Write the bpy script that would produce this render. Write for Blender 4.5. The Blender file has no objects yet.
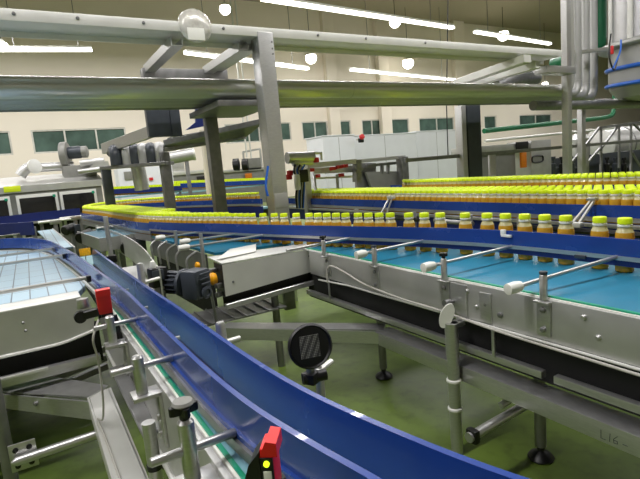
import bpy, bmesh, math, random
from mathutils import Vector, Matrix
random.seed(7)
SC = bpy.context.scene
COL = SC.collection
PI = math.pi

# ------------------------------------------------------------------ camera
F, CX, CY, H = 490.0, 320.0, 239.5, 1.345
PITCH, ROLL, AZ = math.radians(8.4), math.radians(4.9), math.radians(59.7)
fh = Vector((math.cos(AZ), math.sin(AZ), 0)); rh = Vector((math.sin(AZ), -math.cos(AZ), 0)); up = Vector((0, 0, 1))
FWD = fh*math.cos(PITCH) - up*math.sin(PITCH)
u0 = up*math.cos(PITCH) + fh*math.sin(PITCH)
RT = rh*math.cos(ROLL) - u0*math.sin(ROLL)
UP = u0*math.cos(ROLL) + rh*math.sin(ROLL)
EYE = Vector((0, 0, H))
cam_data = bpy.data.cameras.new('camera'); cam = bpy.data.objects.new('camera', cam_data); COL.objects.link(cam)
M = Matrix((RT, UP, -FWD)).transposed().to_4x4(); M.translation = EYE
cam.matrix_world = M
cam_data.sensor_width = 36.0; cam_data.lens = F/640*36; cam_data.clip_start = .02; cam_data.clip_end = 300
SC.camera = cam

def ray(px, py): return FWD + RT*((px-CX)/F) - UP*((py-CY)/F)
def PZ(px, py, z): d = ray(px, py); return EYE + d*((z-H)/d.z)
def PY(px, py, y): d = ray(px, py); return EYE + d*(y/d.y)
def depth(p): return (Vector(p)-EYE).dot(FWD)
def proj(p):
    d = Vector(p)-EYE; z = d.dot(FWD)
    return CX + F*d.dot(RT)/z, CY - F*d.dot(UP)/z

# ------------------------------------------------------------------ materials
def lin(c): return tuple(((v/12.92) if v <= .04045 else ((v+.055)/1.055)**2.4) for v in c)
MATS = {}
def mat(name, rgb, rough=.5, metal=0.0, var=.12, scale=8.0, bump=0.0, stretch=None, trans=0.0, emit=None, es=1.0, alpha=1.0, coat=0.0):
    m = bpy.data.materials.new(name); m.use_nodes = True
    nt = m.node_tree; n = nt.nodes; b = n['Principled BSDF']
    c = lin(rgb)
    tc = n.new('ShaderNodeTexCoord'); mp = n.new('ShaderNodeMapping')
    nt.links.new(tc.outputs['Object'], mp.inputs['Vector'])
    if stretch: mp.inputs['Scale'].default_value = stretch
    no = n.new('ShaderNodeTexNoise'); no.inputs['Scale'].default_value = scale; no.inputs['Detail'].default_value = 4
    nt.links.new(mp.outputs['Vector'], no.inputs['Vector'])
    cr = n.new('ShaderNodeValToRGB')
    cr.color_ramp.elements[0].position = .3; cr.color_ramp.elements[1].position = .7
    cr.color_ramp.elements[0].color = (*[x*(1-var) for x in c], 1)
    cr.color_ramp.elements[1].color = (*[min(1, x*(1+var)) for x in c], 1)
    nt.links.new(no.outputs['Fac'], cr.inputs['Fac']); nt.links.new(cr.outputs['Color'], b.inputs['Base Color'])
    rr = n.new('ShaderNodeMapRange'); rr.inputs['To Min'].default_value = max(.02, rough-.06); rr.inputs['To Max'].default_value = min(1, rough+.06)
    nt.links.new(no.outputs['Fac'], rr.inputs['Value']); nt.links.new(rr.outputs['Result'], b.inputs['Roughness'])
    b.inputs['Metallic'].default_value = metal
    b.inputs['Transmission Weight'].default_value = trans
    b.inputs['Coat Weight'].default_value = coat
    b.inputs['Alpha'].default_value = alpha
    if bump:
        bp = n.new('ShaderNodeBump'); bp.inputs['Strength'].default_value = bump; bp.inputs['Distance'].default_value = .01
        nt.links.new(no.outputs['Fac'], bp.inputs['Height']); nt.links.new(bp.outputs['Normal'], b.inputs['Normal'])
    if emit:
        b.inputs['Emission Color'].default_value = (*lin(emit), 1); b.inputs['Emission Strength'].default_value = es
    MATS[name] = m
    return m

STEEL = mat('brushed_steel', (.77, .77, .765), .36, .85, .07, 30, stretch=(1, 1, 6))
STEELD = mat('worn_steel', (.54, .54, .54), .42, .8, .14, 14)
PLATE = mat('satin_steel_plate', (.76, .76, .75), .42, .7, .08, 6)
PIPE = mat('polished_pipe_steel', (.68, .68, .675), .45, .45, .03, 1.5)
POLISH = mat('mirror_polished_steel', (.80, .80, .79), .33, .6, .03, 1.5)
WHITESTEEL = mat('bright_sheet_steel', (.86, .86, .84), .42, .45, .05, 5)
BLUE = mat('blue_plastic_rail', (.12, .25, .55), .26, 0, .08, 4, coat=.25)
NAVY = mat('dark_blue_plastic', (.08, .14, .40), .35, 0, .1, 4)
TEAL = mat('teal_belt_plastic', (.11, .45, .57), .42, 0, .07, 12)
TEALD = mat('pale_teal_belt', (.50, .68, .72), .4, 0, .08, 12)
GREEN = mat('green_wear_strip', (.05, .55, .42), .4, 0, .06, 10)
BLACK = mat('black_plastic', (.035, .035, .04), .42, 0, .2, 20)
BLACKSHEET = mat('black_skirt_and_backing', (.02, .02, .022), .7, 0, .3, 9)
DARKGREY = mat('dark_grey_paint', (.23, .25, .28), .4, .1, .12, 12)
MIDGREY = mat('grey_machine_paint', (.52, .52, .50), .5, .2, .08, 7)
WHITE = mat('white_plastic', (.90, .90, .87), .4, 0, .03, 10)
PANEL = mat('white_cabinet_panel', (.88, .89, .91), .55, 0, .03, 2)
CABLE = mat('grey_cable', (.70, .69, .66), .5, 0, .06, 20)
RED = mat('red_sensor_plastic', (.88, .12, .12), .35, 0, .05, 20)
REDV = mat('red_fitting', (.80, .14, .16), .4, 0, .08, 20)
YELLOW = mat('yellow_plastic', (.95, .66, .05), .35, 0, .06, 20)
AMBERR = mat('amber_reflector', (.90, .66, .12), .3, 0, .25, 90)
LIME = mat('lime_cap_plastic', (.86, .95, .07), .38, 0, .05, 40)
AMBER = mat('golden_juice', (.80, .61, .17), .2, 0, .08, 30)
CLEAR = mat('clear_bottle_shoulder', (.76, .73, .55), .15, 0, .1, 40)
GREENP = mat('green_painted_pipe', (.03, .42, .26), .35, 0, .1, 6)
BLUEH = mat('blue_hose', (.16, .40, .80), .35, 0, .06, 10)
LIMETAG = mat('yellow_green_label', (.85, .92, .10), .5, 0, .03, 10)
LED = mat('lit_status_lamp', (.8, .95, .1), .4, emit=(.85, 1, .15), es=1.2)
LAMP = mat('lit_lamp_diffuser', (1, 1, 1), .5, emit=(1, .98, .93), es=5)
BULB = mat('lit_high_bay_lens', (1, 1, 1), .5, emit=(1, .98, .92), es=14)
LAMPBODY = mat('white_lamp_housing', (.85, .85, .82), .5, 0, .03)
GLASS = mat('green_tinted_window_glass', (.30, .38, .35), .12, 0, .35, 1.3)
DARKGLASS = mat('dark_tinted_door_glass', (.10, .10, .10), .15, 0, .2, 3)
FRAMEW = mat('pale_window_frame', (.78, .77, .74), .5)
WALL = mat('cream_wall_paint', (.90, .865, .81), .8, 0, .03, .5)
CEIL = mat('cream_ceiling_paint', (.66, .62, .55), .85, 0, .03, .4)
SILVERPIPE = mat('silver_insulation', (.74, .74, .75), .32, .6, .12, 3, bump=.06)
WRAP = mat('clear_plastic_wrap', (.88, .87, .84), .12, .1, .2, 25, bump=.5, alpha=.55)
ORANGE = mat('orange_plastic', (.85, .48, .06), .4, 0, .1, 20)

# floor: worn green epoxy
def floor_mat():
    m = bpy.data.materials.new('green_epoxy_floor'); m.use_nodes = True
    nt = m.node_tree; n = nt.nodes; b = n['Principled BSDF']
    tc = n.new('ShaderNodeTexCoord')
    n1 = n.new('ShaderNodeTexNoise'); n1.inputs['Scale'].default_value = 1.1; n1.inputs['Detail'].default_value = 8; n1.inputs['Roughness'].default_value = .62
    n2 = n.new('ShaderNodeTexNoise'); n2.inputs['Scale'].default_value = 14; n2.inputs['Detail'].default_value = 5
    nt.links.new(tc.outputs['Object'], n1.inputs['Vector']); nt.links.new(tc.outputs['Object'], n2.inputs['Vector'])
    r1 = n.new('ShaderNodeValToRGB'); e = r1.color_ramp.elements
    e[0].position = .34; e[0].color = (*lin((.25, .32, .11)), 1); e[1].position = .62; e[1].color = (*lin((.40, .49, .18)), 1)
    nt.links.new(n1.outputs['Fac'], r1.inputs['Fac'])
    r2 = n.new('ShaderNodeValToRGB'); e = r2.color_ramp.elements
    e[0].position = .30; e[0].color = (.55, .55, .5, 1); e[1].position = .5; e[1].color = (1, 1, 1, 1)
    nt.links.new(n2.outputs['Fac'], r2.inputs['Fac'])
    mx = n.new('ShaderNodeMixRGB'); mx.blend_type = 'MULTIPLY'; mx.inputs['Fac'].default_value = .6
    nt.links.new(r1.outputs['Color'], mx.inputs['Color1']); nt.links.new(r2.outputs['Color'], mx.inputs['Color2'])
    nt.links.new(mx.outputs['Color'], b.inputs['Base Color'])
    b.inputs['Roughness'].default_value = .42
    return m
FLOOR = floor_mat()

def slab_mat():
    m = bpy.data.materials.new('pale_blue_slat_belt'); m.use_nodes = True
    nt = m.node_tree; n = nt.nodes; b = n['Principled BSDF']
    tc = n.new('ShaderNodeTexCoord'); br = n.new('ShaderNodeTexBrick')
    br.offset = 0; br.inputs['Scale'].default_value = 1
    br.inputs['Brick Width'].default_value = .085; br.inputs['Row Height'].default_value = .25
    br.inputs['Mortar Size'].default_value = .0035; br.inputs['Mortar Smooth'].default_value = .2
    br.inputs['Color1'].default_value = (*lin((.66, .77, .83)), 1); br.inputs['Color2'].default_value = (*lin((.62, .74, .81)), 1)
    br.inputs['Mortar'].default_value = (*lin((.28, .36, .42)), 1)
    nt.links.new(tc.outputs['Object'], br.inputs['Vector']); nt.links.new(br.outputs['Color'], b.inputs['Base Color'])
    b.inputs['Roughness'].default_value = .3
    return m
SLAB = slab_mat()

def grid_mat():
    m = bpy.data.materials.new('prismatic_reflector_face'); m.use_nodes = True
    nt = m.node_tree; n = nt.nodes; b = n['Principled BSDF']
    tc = n.new('ShaderNodeTexCoord'); vo = n.new('ShaderNodeTexVoronoi'); vo.inputs['Scale'].default_value = 260; vo.inputs['Randomness'].default_value = 0.0
    nt.links.new(tc.outputs['Object'], vo.inputs['Vector'])
    r = n.new('ShaderNodeValToRGB'); e = r.color_ramp.elements
    e[0].position = .12; e[0].color = (.55, .55, .52, 1); e[1].position = .5; e[1].color = (.05, .05, .05, 1)
    nt.links.new(vo.outputs['Distance'], r.inputs['Fac']); nt.links.new(r.outputs['Color'], b.inputs['Base Color'])
    b.inputs['Roughness'].default_value = .35
    return m
GRID = grid_mat()

# ------------------------------------------------------------------ mesh building
def orth(d):
    d = d.normalized()
    a = Vector((0, 0, 1)) if abs(d.z) < .95 else Vector((1, 0, 0))
    x = d.cross(a).normalized()
    return x, d.cross(x).normalized()

class MB:
    def __init__(s): s.v = []; s.f = []; s.mi = []
    def add(s, vs, fs, mi=0):
        o = len(s.v); s.v += [Vector(v) for v in vs]; s.f += [tuple(i+o for i in f) for f in fs]; s.mi += [mi]*len(fs); return s
    def box(s, c, d, rz=0.0, bev=.004, mi=0):
        bm = bmesh.new(); bmesh.ops.create_cube(bm, size=1)
        for v in bm.verts: v.co = Vector((v.co.x*d[0], v.co.y*d[1], v.co.z*d[2]))
        b = min(bev, min(d)*.3)
        if b > 1e-5: bmesh.ops.bevel(bm, geom=bm.edges[:], offset=b, segments=2, profile=.6, affect='EDGES')
        R = Matrix.Rotation(rz, 3, 'Z'); c = Vector(c)
        bm.verts.index_update()
        s.add([R @ v.co + c for v in bm.verts], [[v.index for v in f.verts] for f in bm.faces], mi); bm.free(); return s
    def bx(s, x0, x1, y0, y1, z0, z1, bev=.004, mi=0):
        return s.box(((x0+x1)/2, (y0+y1)/2, (z0+z1)/2), (abs(x1-x0), abs(y1-y0), abs(z1-z0)), 0, bev, mi)
    def bar(s, p0, p1, w, h, mi=0, bev=.003):
        p0, p1 = Vector(p0), Vector(p1); d = p1-p0; L = d.length; d.normalize()
        x, y = orth(d)
        bm = bmesh.new(); bmesh.ops.create_cube(bm, size=1)
        for v in bm.verts: v.co = Vector((v.co.x*w, v.co.y*h, v.co.z*L))
        b = min(bev, min(w, h)*.25)
        bmesh.ops.bevel(bm, geom=bm.edges[:], offset=b, segments=1, profile=.6, affect='EDGES'); bm.verts.index_update()
        c = (p0+p1)/2
        s.add([c + x*v.co.x + y*v.co.y + d*v.co.z for v in bm.verts], [[v.index for v in f.verts] for f in bm.faces], mi); bm.free(); return s
    def tube(s, pts, r, seg=12, mi=0, r2=None):
        pts = [Vector(p) for p in pts]; n = len(pts); vs = []; fs = []
        x = None
        for i, p in enumerate(pts):
            d = (pts[min(i+1, n-1)]-pts[max(i-1, 0)]).normalized()
            if x is None: x, y = orth(d)
            else:
                x = (x - d*x.dot(d)).normalized(); y = d.cross(x)
            rr = r if r2 is None else r + (r2-r)*i/(n-1)
            for k in range(seg):
                a = 2*PI*k/seg; vs.append(p + x*math.cos(a)*rr + y*math.sin(a)*rr)
        for i in range(n-1):
            for k in range(seg):
                a = i*seg+k; b = i*seg+(k+1) % seg; fs.append((a, b, b+seg, a+seg))
        fs.append(tuple(range(seg))[::-1]); fs.append(tuple((n-1)*seg+k for k in range(seg)))
        return s.add(vs, fs, mi)
    def lathe(s, prof, p0, axis=(0, 0, 1), seg=20, mi=0):
        p0 = Vector(p0); d = Vector(axis).normalized(); x, y = orth(d); vs = []; fs = []; n = len(prof)
        for r, z in prof:
            for k in range(seg):
                a = 2*PI*k/seg; vs.append(p0 + d*z + x*math.cos(a)*r + y*math.sin(a)*r)
        for i in range(n-1):
            for k in range(seg):
                a = i*seg+k; b = i*seg+(k+1) % seg; fs.append((a, b, b+seg, a+seg))
        fs.append(tuple(range(seg))[::-1]); fs.append(tuple((n-1)*seg+k for k in range(seg)))
        return s.add(vs, fs, mi)
    def ribbon(s, poly, z0, z1, th, mi=0):
        """upright sheet along an (x, y) polyline"""
        n = len(poly); vs = []; fs = []
        P = [Vector((p[0], p[1], 0)) for p in poly]
        for i, p in enumerate(P):
            d = (P[min(i+1, n-1)]-P[max(i-1, 0)]).normalized(); nx = Vector((-d.y, d.x, 0))*th/2
            a = z0(i/(n-1)) if callable(z0) else z0; b = z1(i/(n-1)) if callable(z1) else z1
            for q, z in ((p+nx, a), (p+nx, b), (p-nx, b), (p-nx, a)): vs.append((q.x, q.y, z))
        for i in range(n-1):
            for k in range(4):
                a = i*4+k; b = i*4+(k+1) % 4; fs.append((a, b, b+4, a+4))
        fs.append((3, 2, 1, 0)); e = (n-1)*4; fs.append((e, e+1, e+2, e+3))
        return s.add(vs, fs, mi)
    def slab(s, poly, z0, z1, mi=0):
        """flat polygon given thickness"""
        n = len(poly)
        vs = [(p[0], p[1], z0) for p in poly]+[(p[0], p[1], z1) for p in poly]
        fs = [tuple(range(n))[::-1], tuple(range(n, 2*n))]+[(i, (i+1) % n, n+(i+1) % n, n+i) for i in range(n)]
        return s.add(vs, fs, mi)
    def prism(s, pts, vec, mi=0):
        n = len(pts); vec = Vector(vec); pts = [Vector(p) for p in pts]
        fs = [tuple(range(n))[::-1], tuple(range(n, 2*n))]+[(i, (i+1) % n, n+(i+1) % n, n+i) for i in range(n)]
        return s.add(pts+[p+vec for p in pts], fs, mi)

def smooth_line(pts, per=6):
    P = [Vector(p) for p in pts]; out = []
    for i in range(len(P)-1):
        a, b, c, d = P[max(i-1, 0)], P[i], P[i+1], P[min(i+2, len(P)-1)]
        for k in range(per):
            t = k/per
            out.append(.5*((2*b)+(c-a)*t+(2*a-5*b+4*c-d)*t*t+(3*b-a-3*c+d)*t**3))
    out.append(P[-1]); return out
def offset(poly, o):
    """shift an (x, y) polyline sideways, o > 0 to the right of its direction"""
    P = [Vector((p[0], p[1], 0)) for p in poly]; n = len(P); out = []
    for i, p in enumerate(P):
        d = (P[min(i+1, n-1)]-P[max(i-1, 0)]).normalized(); out.append(p+Vector((d.y, -d.x, 0))*o)
    return out
def bend(p, r=.12, n=6):
    """polyline with rounded corners"""
    P = [Vector(q) for q in p]; out = [P[0]]
    for i in range(1, len(P)-1):
        a = (P[i-1]-P[i]); b = (P[i+1]-P[i]); rr = min(r, a.length*.49, b.length*.49); a.normalize(); b.normalize()
        for k in range(n+1):
            t = k/n; out.append((P[i]+a*rr)*(1-t)**2+P[i]*2*t*(1-t)+(P[i]+b*rr)*t*t)
    out.append(P[-1]); return out

def base_of(o):
    v = Vector((0, 0, 0))
    while o is not None: v += o.location; o = o.parent
    return v
def obj(name, mb, mats, parent=None, label=None, cat=None, group=None, kind=None, ang=35):
    mats = mats if isinstance(mats, (list, tuple)) else [mats]
    me = bpy.data.meshes.new(name); o = bpy.data.objects.new(name, me); COL.objects.link(o)
    if parent is not None:
        o.parent = parent; b = base_of(parent)
    else:
        xs = [v.x for v in mb.v]; ys = [v.y for v in mb.v]
        b = Vector(((min(xs)+max(xs))/2, (min(ys)+max(ys))/2, min(v.z for v in mb.v))) if kind != 'structure' else Vector((0, 0, 0))
        o.location = b
    me.from_pydata([v-b for v in mb.v], [], mb.f); me.update()
    bm = bmesh.new(); bm.from_mesh(me); bmesh.ops.recalc_face_normals(bm, faces=bm.faces[:]); bm.to_mesh(me); bm.free()
    for m in mats: me.materials.append(m)
    if len(mats) > 1: me.polygons.foreach_set('material_index', mb.mi)
    me.polygons.foreach_set('use_smooth', [True]*len(me.polygons)); me.set_sharp_from_angle(angle=math.radians(ang))
    if label: o['label'] = label
    if cat: o['category'] = cat
    if group: o['group'] = group
    if kind: o['kind'] = kind
    return o
def thing(name, label, cat, loc, group=None):
    o = bpy.data.objects.new(name, None); COL.objects.link(o); o.location = loc; o.empty_display_size = .05
    o['label'] = label; o['category'] = cat
    if group: o['group'] = group
    return o
def structure(name, mb, m, parent=None): return obj(name, mb, m, parent, kind=None if parent else 'structure')

BZ = .80          # height of the belts
# ================================================================== the room
structure('floor', MB().bx(-16, 62, -9, 22.4, -.12, 0, 0), FLOOR)
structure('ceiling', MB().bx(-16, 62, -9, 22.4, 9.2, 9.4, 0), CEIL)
WY, ZS, ZH = 22.0, 2.77, 3.66
win_px = [(-40, 11, 1), (32, 127, 3), (226, 292, 2), (303, 329, 2), (340, 352, 1), (363, 383, 2), (392, 410, 1), (420, 455, 2), (485, 497, 1), (520, 552, 2)]
WX = [(PY(a, 140, WY).x, PY(b, 140, WY).x, n) for a, b, n in win_px]
wall = MB().bx(-16, 62, WY, WY+.3, 0, ZS, 0).bx(-16, 62, WY, WY+.3, ZH, 9.2, 0)
xp = -16
for a, b, n in WX:
    wall.bx(xp, a, WY, WY+.3, ZS, ZH, 0); xp = b
wall.bx(xp, 62, WY, WY+.3, ZS, ZH, 0)
structure('wall_back', wall, WALL)
structure('wall_left', MB().bx(-16.3, -16, -9, 22.3, 0, 9.2, 0), WALL)
structure('wall_front', MB().bx(-16, 62, -9.3, -9, 0, 9.2, 0), WALL)
structure('wall_right', MB().bx(62, 62.3, -9, 22.3, 0, 9.2, 0), WALL)
for i, (a, b, n) in enumerate(WX):
    fr = MB(); w = .06
    fr.bx(a, b, WY+.02, WY+.12, ZS, ZS+w, .005).bx(a, b, WY+.02, WY+.12, ZH-w, ZH, .005)
    for k in range(n+1):
        x = a + (b-a)*k/n
        x = min(max(x, a+w/2), b-w/2)
        fr.bx(x-w/2, x+w/2, WY+.015, WY+.125, ZS, ZH, .005)
    wo = structure('window_%d' % (i+1), fr, FRAMEW)
    obj('window_pane', MB().bx(a, b, WY+.07, WY+.085, ZS, ZH, 0), GLASS, wo)
for i, (a, b) in enumerate([(329, 339), (381, 391), (457, 467), (566, 577)]):
    x0, x1 = PY(a, 100, 21.7).x, PY(b, 100, 21.7).x
    structure('trim_%d' % (i+1), MB().bx(x0, x1, 21.7, 22.0, 0, 9.2, .02), WALL)

# hanging lights
strip_px = [((262, -1), (453, 28), 5.9, 'long lit tube light crossing the top of the picture above the steel beam'),
            ((185, 53), (308, 69), 5.6, 'long lit tube light seen just under the steel beam, behind the thick post'),
            ((475, 32), (550, 44), 5.9, 'short lit tube light beside the bundle of upright pipes'),
            ((0, 50), (92, 50), 5.6, 'level lit tube light over the row of wall windows beside the oven machine'),
            ((351, 70), (455, 80), 5.5, 'lit tube light low against the back wall between the wall columns')]
for (a, b, z, lab) in strip_px:
    p, q = PZ(*a, z), PZ(*b, z)
    mid = (p+q)/2
    t = thing('tube_light', lab, 'ceiling light', mid, 'hanging tube lights')
    obj('lamp_housing', MB().bar(p+Vector((0, 0, .07)), q+Vector((0, 0, .07)), .20, .06), LAMPBODY, t)
    obj('diffuser', MB().bar(p, q, .16, .07), LAMP, t)
    sus = MB()
    for f in (.15, .85):
        c = p.lerp(q, f); obj('suspension_cable', MB().tube([(c.x, c.y, z+.14), (c.x, c.y, 9.19)], .012, 6), STEELD, t)
bay_px = [((225, 9), 15, 'round high-bay lamp above the steel beam near the plastic-wrapped fitting'), ((395, 22), 16, 'round high-bay lamp overlapping the long tube light at the top'),
          ((311, 58), 20.2, 'round high-bay lamp under the beam, first to the right of the thick post'), ((408, 63), 20.6, 'round high-bay lamp under the beam above the white cabinet panels'),
          ((503, 35), 19, 'round high-bay lamp by the short tube light near the upright pipes'), ((2, 46), 19, 'round high-bay lamp at the picture edge above the oven machine'),
          ((545, 84), 20.5, 'small round high-bay lamp seen between the upright pipes and the hopper')]
for (a, Y, lab) in bay_px:
    p = PY(*a, Y); r = 7.0*depth(p)/F*.8
    if a[0] == 545: r *= .5
    t = thing('high_bay_lamp', lab, 'ceiling light', p, 'round high-bay lamps')
    obj('lamp_shade', MB().lathe([(r*.2, r*1.2), (r*.4, r*1.05), (r*.8, r*.55), (r*.8, r*.45), (r*.7, r*.45)], p, seg=20), LAMPBODY, t)
    obj('lens', MB().lathe([(r*.1, -r), (r*.5, -r*.87), (r*.87, -r*.5), (r, 0), (r*.87, r*.45), (r*.5, r*.5)], p, seg=20), BULB, t)
    obj('cord', MB().tube([p+Vector((0, 0, r*1.25)), (p.x, p.y, 9.19)], .012, 6), BLACK, t)

# added area lamps standing in for the hall's lamps, lengthened for pipe highlights
def area(x, y, z, sx, sy, power, col=(1, .975, .98)):
    l = bpy.data.lights.new('added_hall_lamp', 'AREA'); l.shape = 'RECTANGLE'; l.size = sx; l.size_y = sy; l.energy = power; l.color = col
    o = bpy.data.objects.new('added_hall_lamp', l); COL.objects.link(o); o.location = (x, y, z); return o
for x in (-6, -.8, 5, 12, 20, 29):
    for y in (1.5, 9.5, 17.5):
        area(x, y, 6.6, 6.2, .25, 240)
w = bpy.data.worlds.new('world'); SC.world = w; w.use_nodes = True
w.node_tree.nodes['Background'].inputs['Color'].default_value = (.95, .93, .88, 1)
w.node_tree.nodes['Background'].inputs['Strength'].default_value = .10
# ================================================================== narrow bottle lane in front
LX = .265
lane = thing('bottle_lane_conveyor', 'narrow conveyor lane with two tall blue guide rails running towards the camera', 'conveyor', (LX, .6, 0))
obj('belt', MB().slab([(LX+.002, .15), (.50, .15), (.46, .4), (.415, .8), (.40, 1.2), (.40, 4.3), (LX+.002, 4.3)], BZ-.02, BZ), TEALD, lane)
lr = smooth_line([(.46, .12), (.375, .38), (.345, .53), (.318, .68), (.298, .84), (.288, 1.06), (.286, 1.4), (.286, 1.75),
                  (.284, 2.1), (.262, 2.55), (.215, 3.5), (.18, 4.0), (.11, 4.75), (-.02, 5.25), (-.22, 5.6), (-.6, 5.9), (-1.2, 6.0)], 6)
rr_ = smooth_line([(.60, .12), (.49, .384), (.431, .616), (.398, .82), (.382, 1.10), (.374, 1.64), (.361, 2.07), (.345, 3.0), (.338, 3.72)], 6)
g = obj('guide_rail', MB().ribbon(lr, .83, .92, .012), BLUE, lane)
obj('rail_foot', MB().ribbon(offset(lr, -.008), .826, .848, .012), BLUE, g)
obj('support_strip', MB().ribbon(offset([p for p in lr if p[1] < 2.6], -.017), .812, .836, .008), STEELD, g, label='dull steel strip under the blue rail')
def rtop(t): return .927 - max(0, (t-.975)/.025)*.05
g2 = obj('guide_rail', MB().ribbon(rr_, .802, rtop, .012), BLUE, lane)
obj('rail_foot', MB().ribbon(offset(rr_, .012), .802, .825, .014), BLUE, g2)
obj('rail_gap_shade', MB().ribbon(offset(rr_, -.009), .801, .810, .006), BLACK, g2)  # black strip standing in for the shaded gap under the rail
obj('wear_strip', MB().bx(LX-.008, LX+.002, .15, 2.45, BZ-.006, BZ+.004, .001), GREEN, lane, label='green edge strip')
obj('edge_strip', MB().bx(LX-.014, LX-.008, .15, 2.5, BZ-.01, BZ+.001, .001), WHITE, lane)
obj('side_plate', MB().bx(LX-.03, LX-.015, .15, 2.62, .535, BZ-.004, .002), PLATE, lane)
obj('side_plate', MB().bx(.43, .44, .9, 3.6, .56, BZ-.03, .002), STEELD, lane)
obj('plate_lip', MB().tube([(LX-.035, .15, .535), (LX-.035, 1.6, .535), (LX-.03, 2.62, .52)], .009, 8), WHITESTEEL, lane)
obj('underside_pan', MB().bx(LX, .43, .4, 3.8, .64, .66, .002), BLACKSHEET, lane)
def lane_post(y, z_top, z_rod, x=.19, knob=False, rod_l=.115, plate=True):
    br = MB().bx(x-.028, LX-.03, y-.03, y+.035, .77, .782, .003).bx(LX-.04, LX-.03, y-.03, y+.035, .62, .782, .002)
    b = obj('bracket', br, STEEL, lane)
    obj('bolt', MB().lathe([(.009, 0), (.009, .006), (.006, .008)], (LX-.04, y, .70), (-1, 0, 0), 6), STEEL, b)
    obj('bolt', MB().lathe([(.009, 0), (.009, .006), (.006, .008)], (LX-.04, y, .65), (-1, 0, 0), 6), STEEL, b)
    obj('post', MB().lathe([(.0145, 0), (.0155, .004), (.0155, z_top-.782-.006), (.011, z_top-.782)], (x, y, .782), seg=18), STEEL, lane)
    obj('rod', MB().lathe([(.006, -.002), (.009, 0), (.009, LX+.015-x+rod_l*.6), (.007, LX+.018-x+rod_l*.6)], (x-rod_l*.6, y, z_rod), (1, 0, 0), 14), STEEL, lane)
    if knob:
        k = MB()
        prof = []
        for i in range(40):
            a = 2*PI*i/40; r = .019+.008*math.cos(4*a); prof.append((x+r*math.cos(a), y+r*math.sin(a), z_top+.012))
        k.prism(prof, (0, 0, .016)); k.lathe([(.009, 0), (.011, .013)], (x, y, z_top), seg=12)
        kk = obj('clamp_knob', k, BLACK, lane)
        obj('knob_cap', MB().lathe([(.019, 0), (.021, .003), (.018, .008), (.008, .010)], (x, y, z_top+.028), seg=20), MIDGREY, kk)
lane_post(.875, .907, .846, knob=True)
lane_post(1.345, .889, .858)
lane_post(1.86, .885, .85, rod_l=.09)
lane_post(.50, .90, .86)
def lane_leg(x, y, z1=.56):
    l = obj('leg', MB().lathe([(.019, .06), (.019, z1)], (x, y, 0), seg=18), STEEL, lane)
    obj('leg_collar', MB().lathe([(.022, .515), (.022, .53)], (x, y, 0), seg=18), BLACK, l)
    obj('leg_foot', MB().lathe([(.05, 0), (.045, .015), (.012, .03), (.012, .07)], (x, y, 0), seg=18), BLACK, l)
lane_leg(.205, 1.42, .66); lane_leg(.40, 2.3, .66); lane_leg(.40, 3.4, .66)
a = obj('brace_arm', MB().bar((.20, 1.95, .66), (.215, 1.46, .60), .05, .012), STEELD, lane)
# rods poking through the blue rail into the lane
for y in (1.42, 1.86, 2.25):
    obj('rail_stud', MB().tube([(.29, y, .885), (.325, y, .885)], .006, 8), STEEL, lane)

# ------------------------------------------------------------------ wide curved slat conveyor
wc = thing('wide_curved_conveyor', 'wide conveyor with pale blue slat belt curving into the narrow blue-railed lane', 'conveyor', (-.4, 3.4, 0))
edge = [p for p in lr if p[1] > 2.6]
eo = offset(edge, -.03)
poly = [(-2.6, 2.83), (.155, 2.83)] + [(p[0], p[1]) for p in eo if p[1] > 2.85] + [(-2.6, 5.9)]
obj('belt', MB().slab(poly, BZ-.03, BZ), SLAB, wc)
obj('wear_strip', MB().ribbon(offset(edge, -.022), .795, .81, .012), WHITESTEEL, wc)
obj('rail_backing', MB().ribbon(offset(edge, -.008), .81, .832, .01), BLACK, wc)
obj('end_plate', MB().prism([(-2.6, 2.655, .805), (-2.6, 2.655, .60), (.05, 2.655, .60), (.19, 2.655, .625), (.205, 2.655, .70), (.19, 2.655, .80), (.15, 2.655, .805)], (0, .012, 0)), PLATE, wc)
obj('top_flange', MB().bx(-2.6, .158, 2.655, 2.83, .802, .812, .003), WHITESTEEL, wc)
obj('plate_lip', MB().tube(bend([(-2.6, 2.65, .60), (.05, 2.65, .60), (.2, 2.65, .632)], .05), .007, 8), WHITESTEEL, wc)
for x, z in ((-.205, .715), (.13, .73), (.163, .77), (-.10, .74), (-.095, .70)):
    obj('bolt', MB().lathe([(.007, 0), (.007, .005), (.004, .008)], (x, 2.655, z), (0, -1, 0), 8), WHITE if x > 0 else STEELD, wc)
obj('inner_black_sheet', MB().bx(-2.6, .22, 2.70, 2.72, .45, .66, .002), BLACKSHEET, wc)  # black sheet behind the end plate and cross beam
obj('cross_beam', MB().bx(-2.6, .2, 2.60, 2.64, .47, .515, .003), STEEL, wc)
obj('frame_rail', MB().bx(-2.6, -.03, 2.585, 2.60, .508, .522, .003), WHITESTEEL, wc)
# rods across the belt
for (a, b) in (((0, 293), (91, 277)), ((0, 267.5), (66, 255)), ((0, 258), (55, 248.5)), ((0, 242), (33, 238)), ((0, 236), (20, 234))):
    q = PZ(*b, .875); p = PZ(*a, .875)
    r = obj('cross_rod', MB().tube([(-2.5, q.y, .875), (q.x, q.y, .875)], .0105, 10), STEEL, wc)
    obj('rod_clamp', MB().box((q.x-.012, q.y, .868), (.024, .03, .035)), BLACK if b[0] > 60 else STEELD, r)
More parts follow.
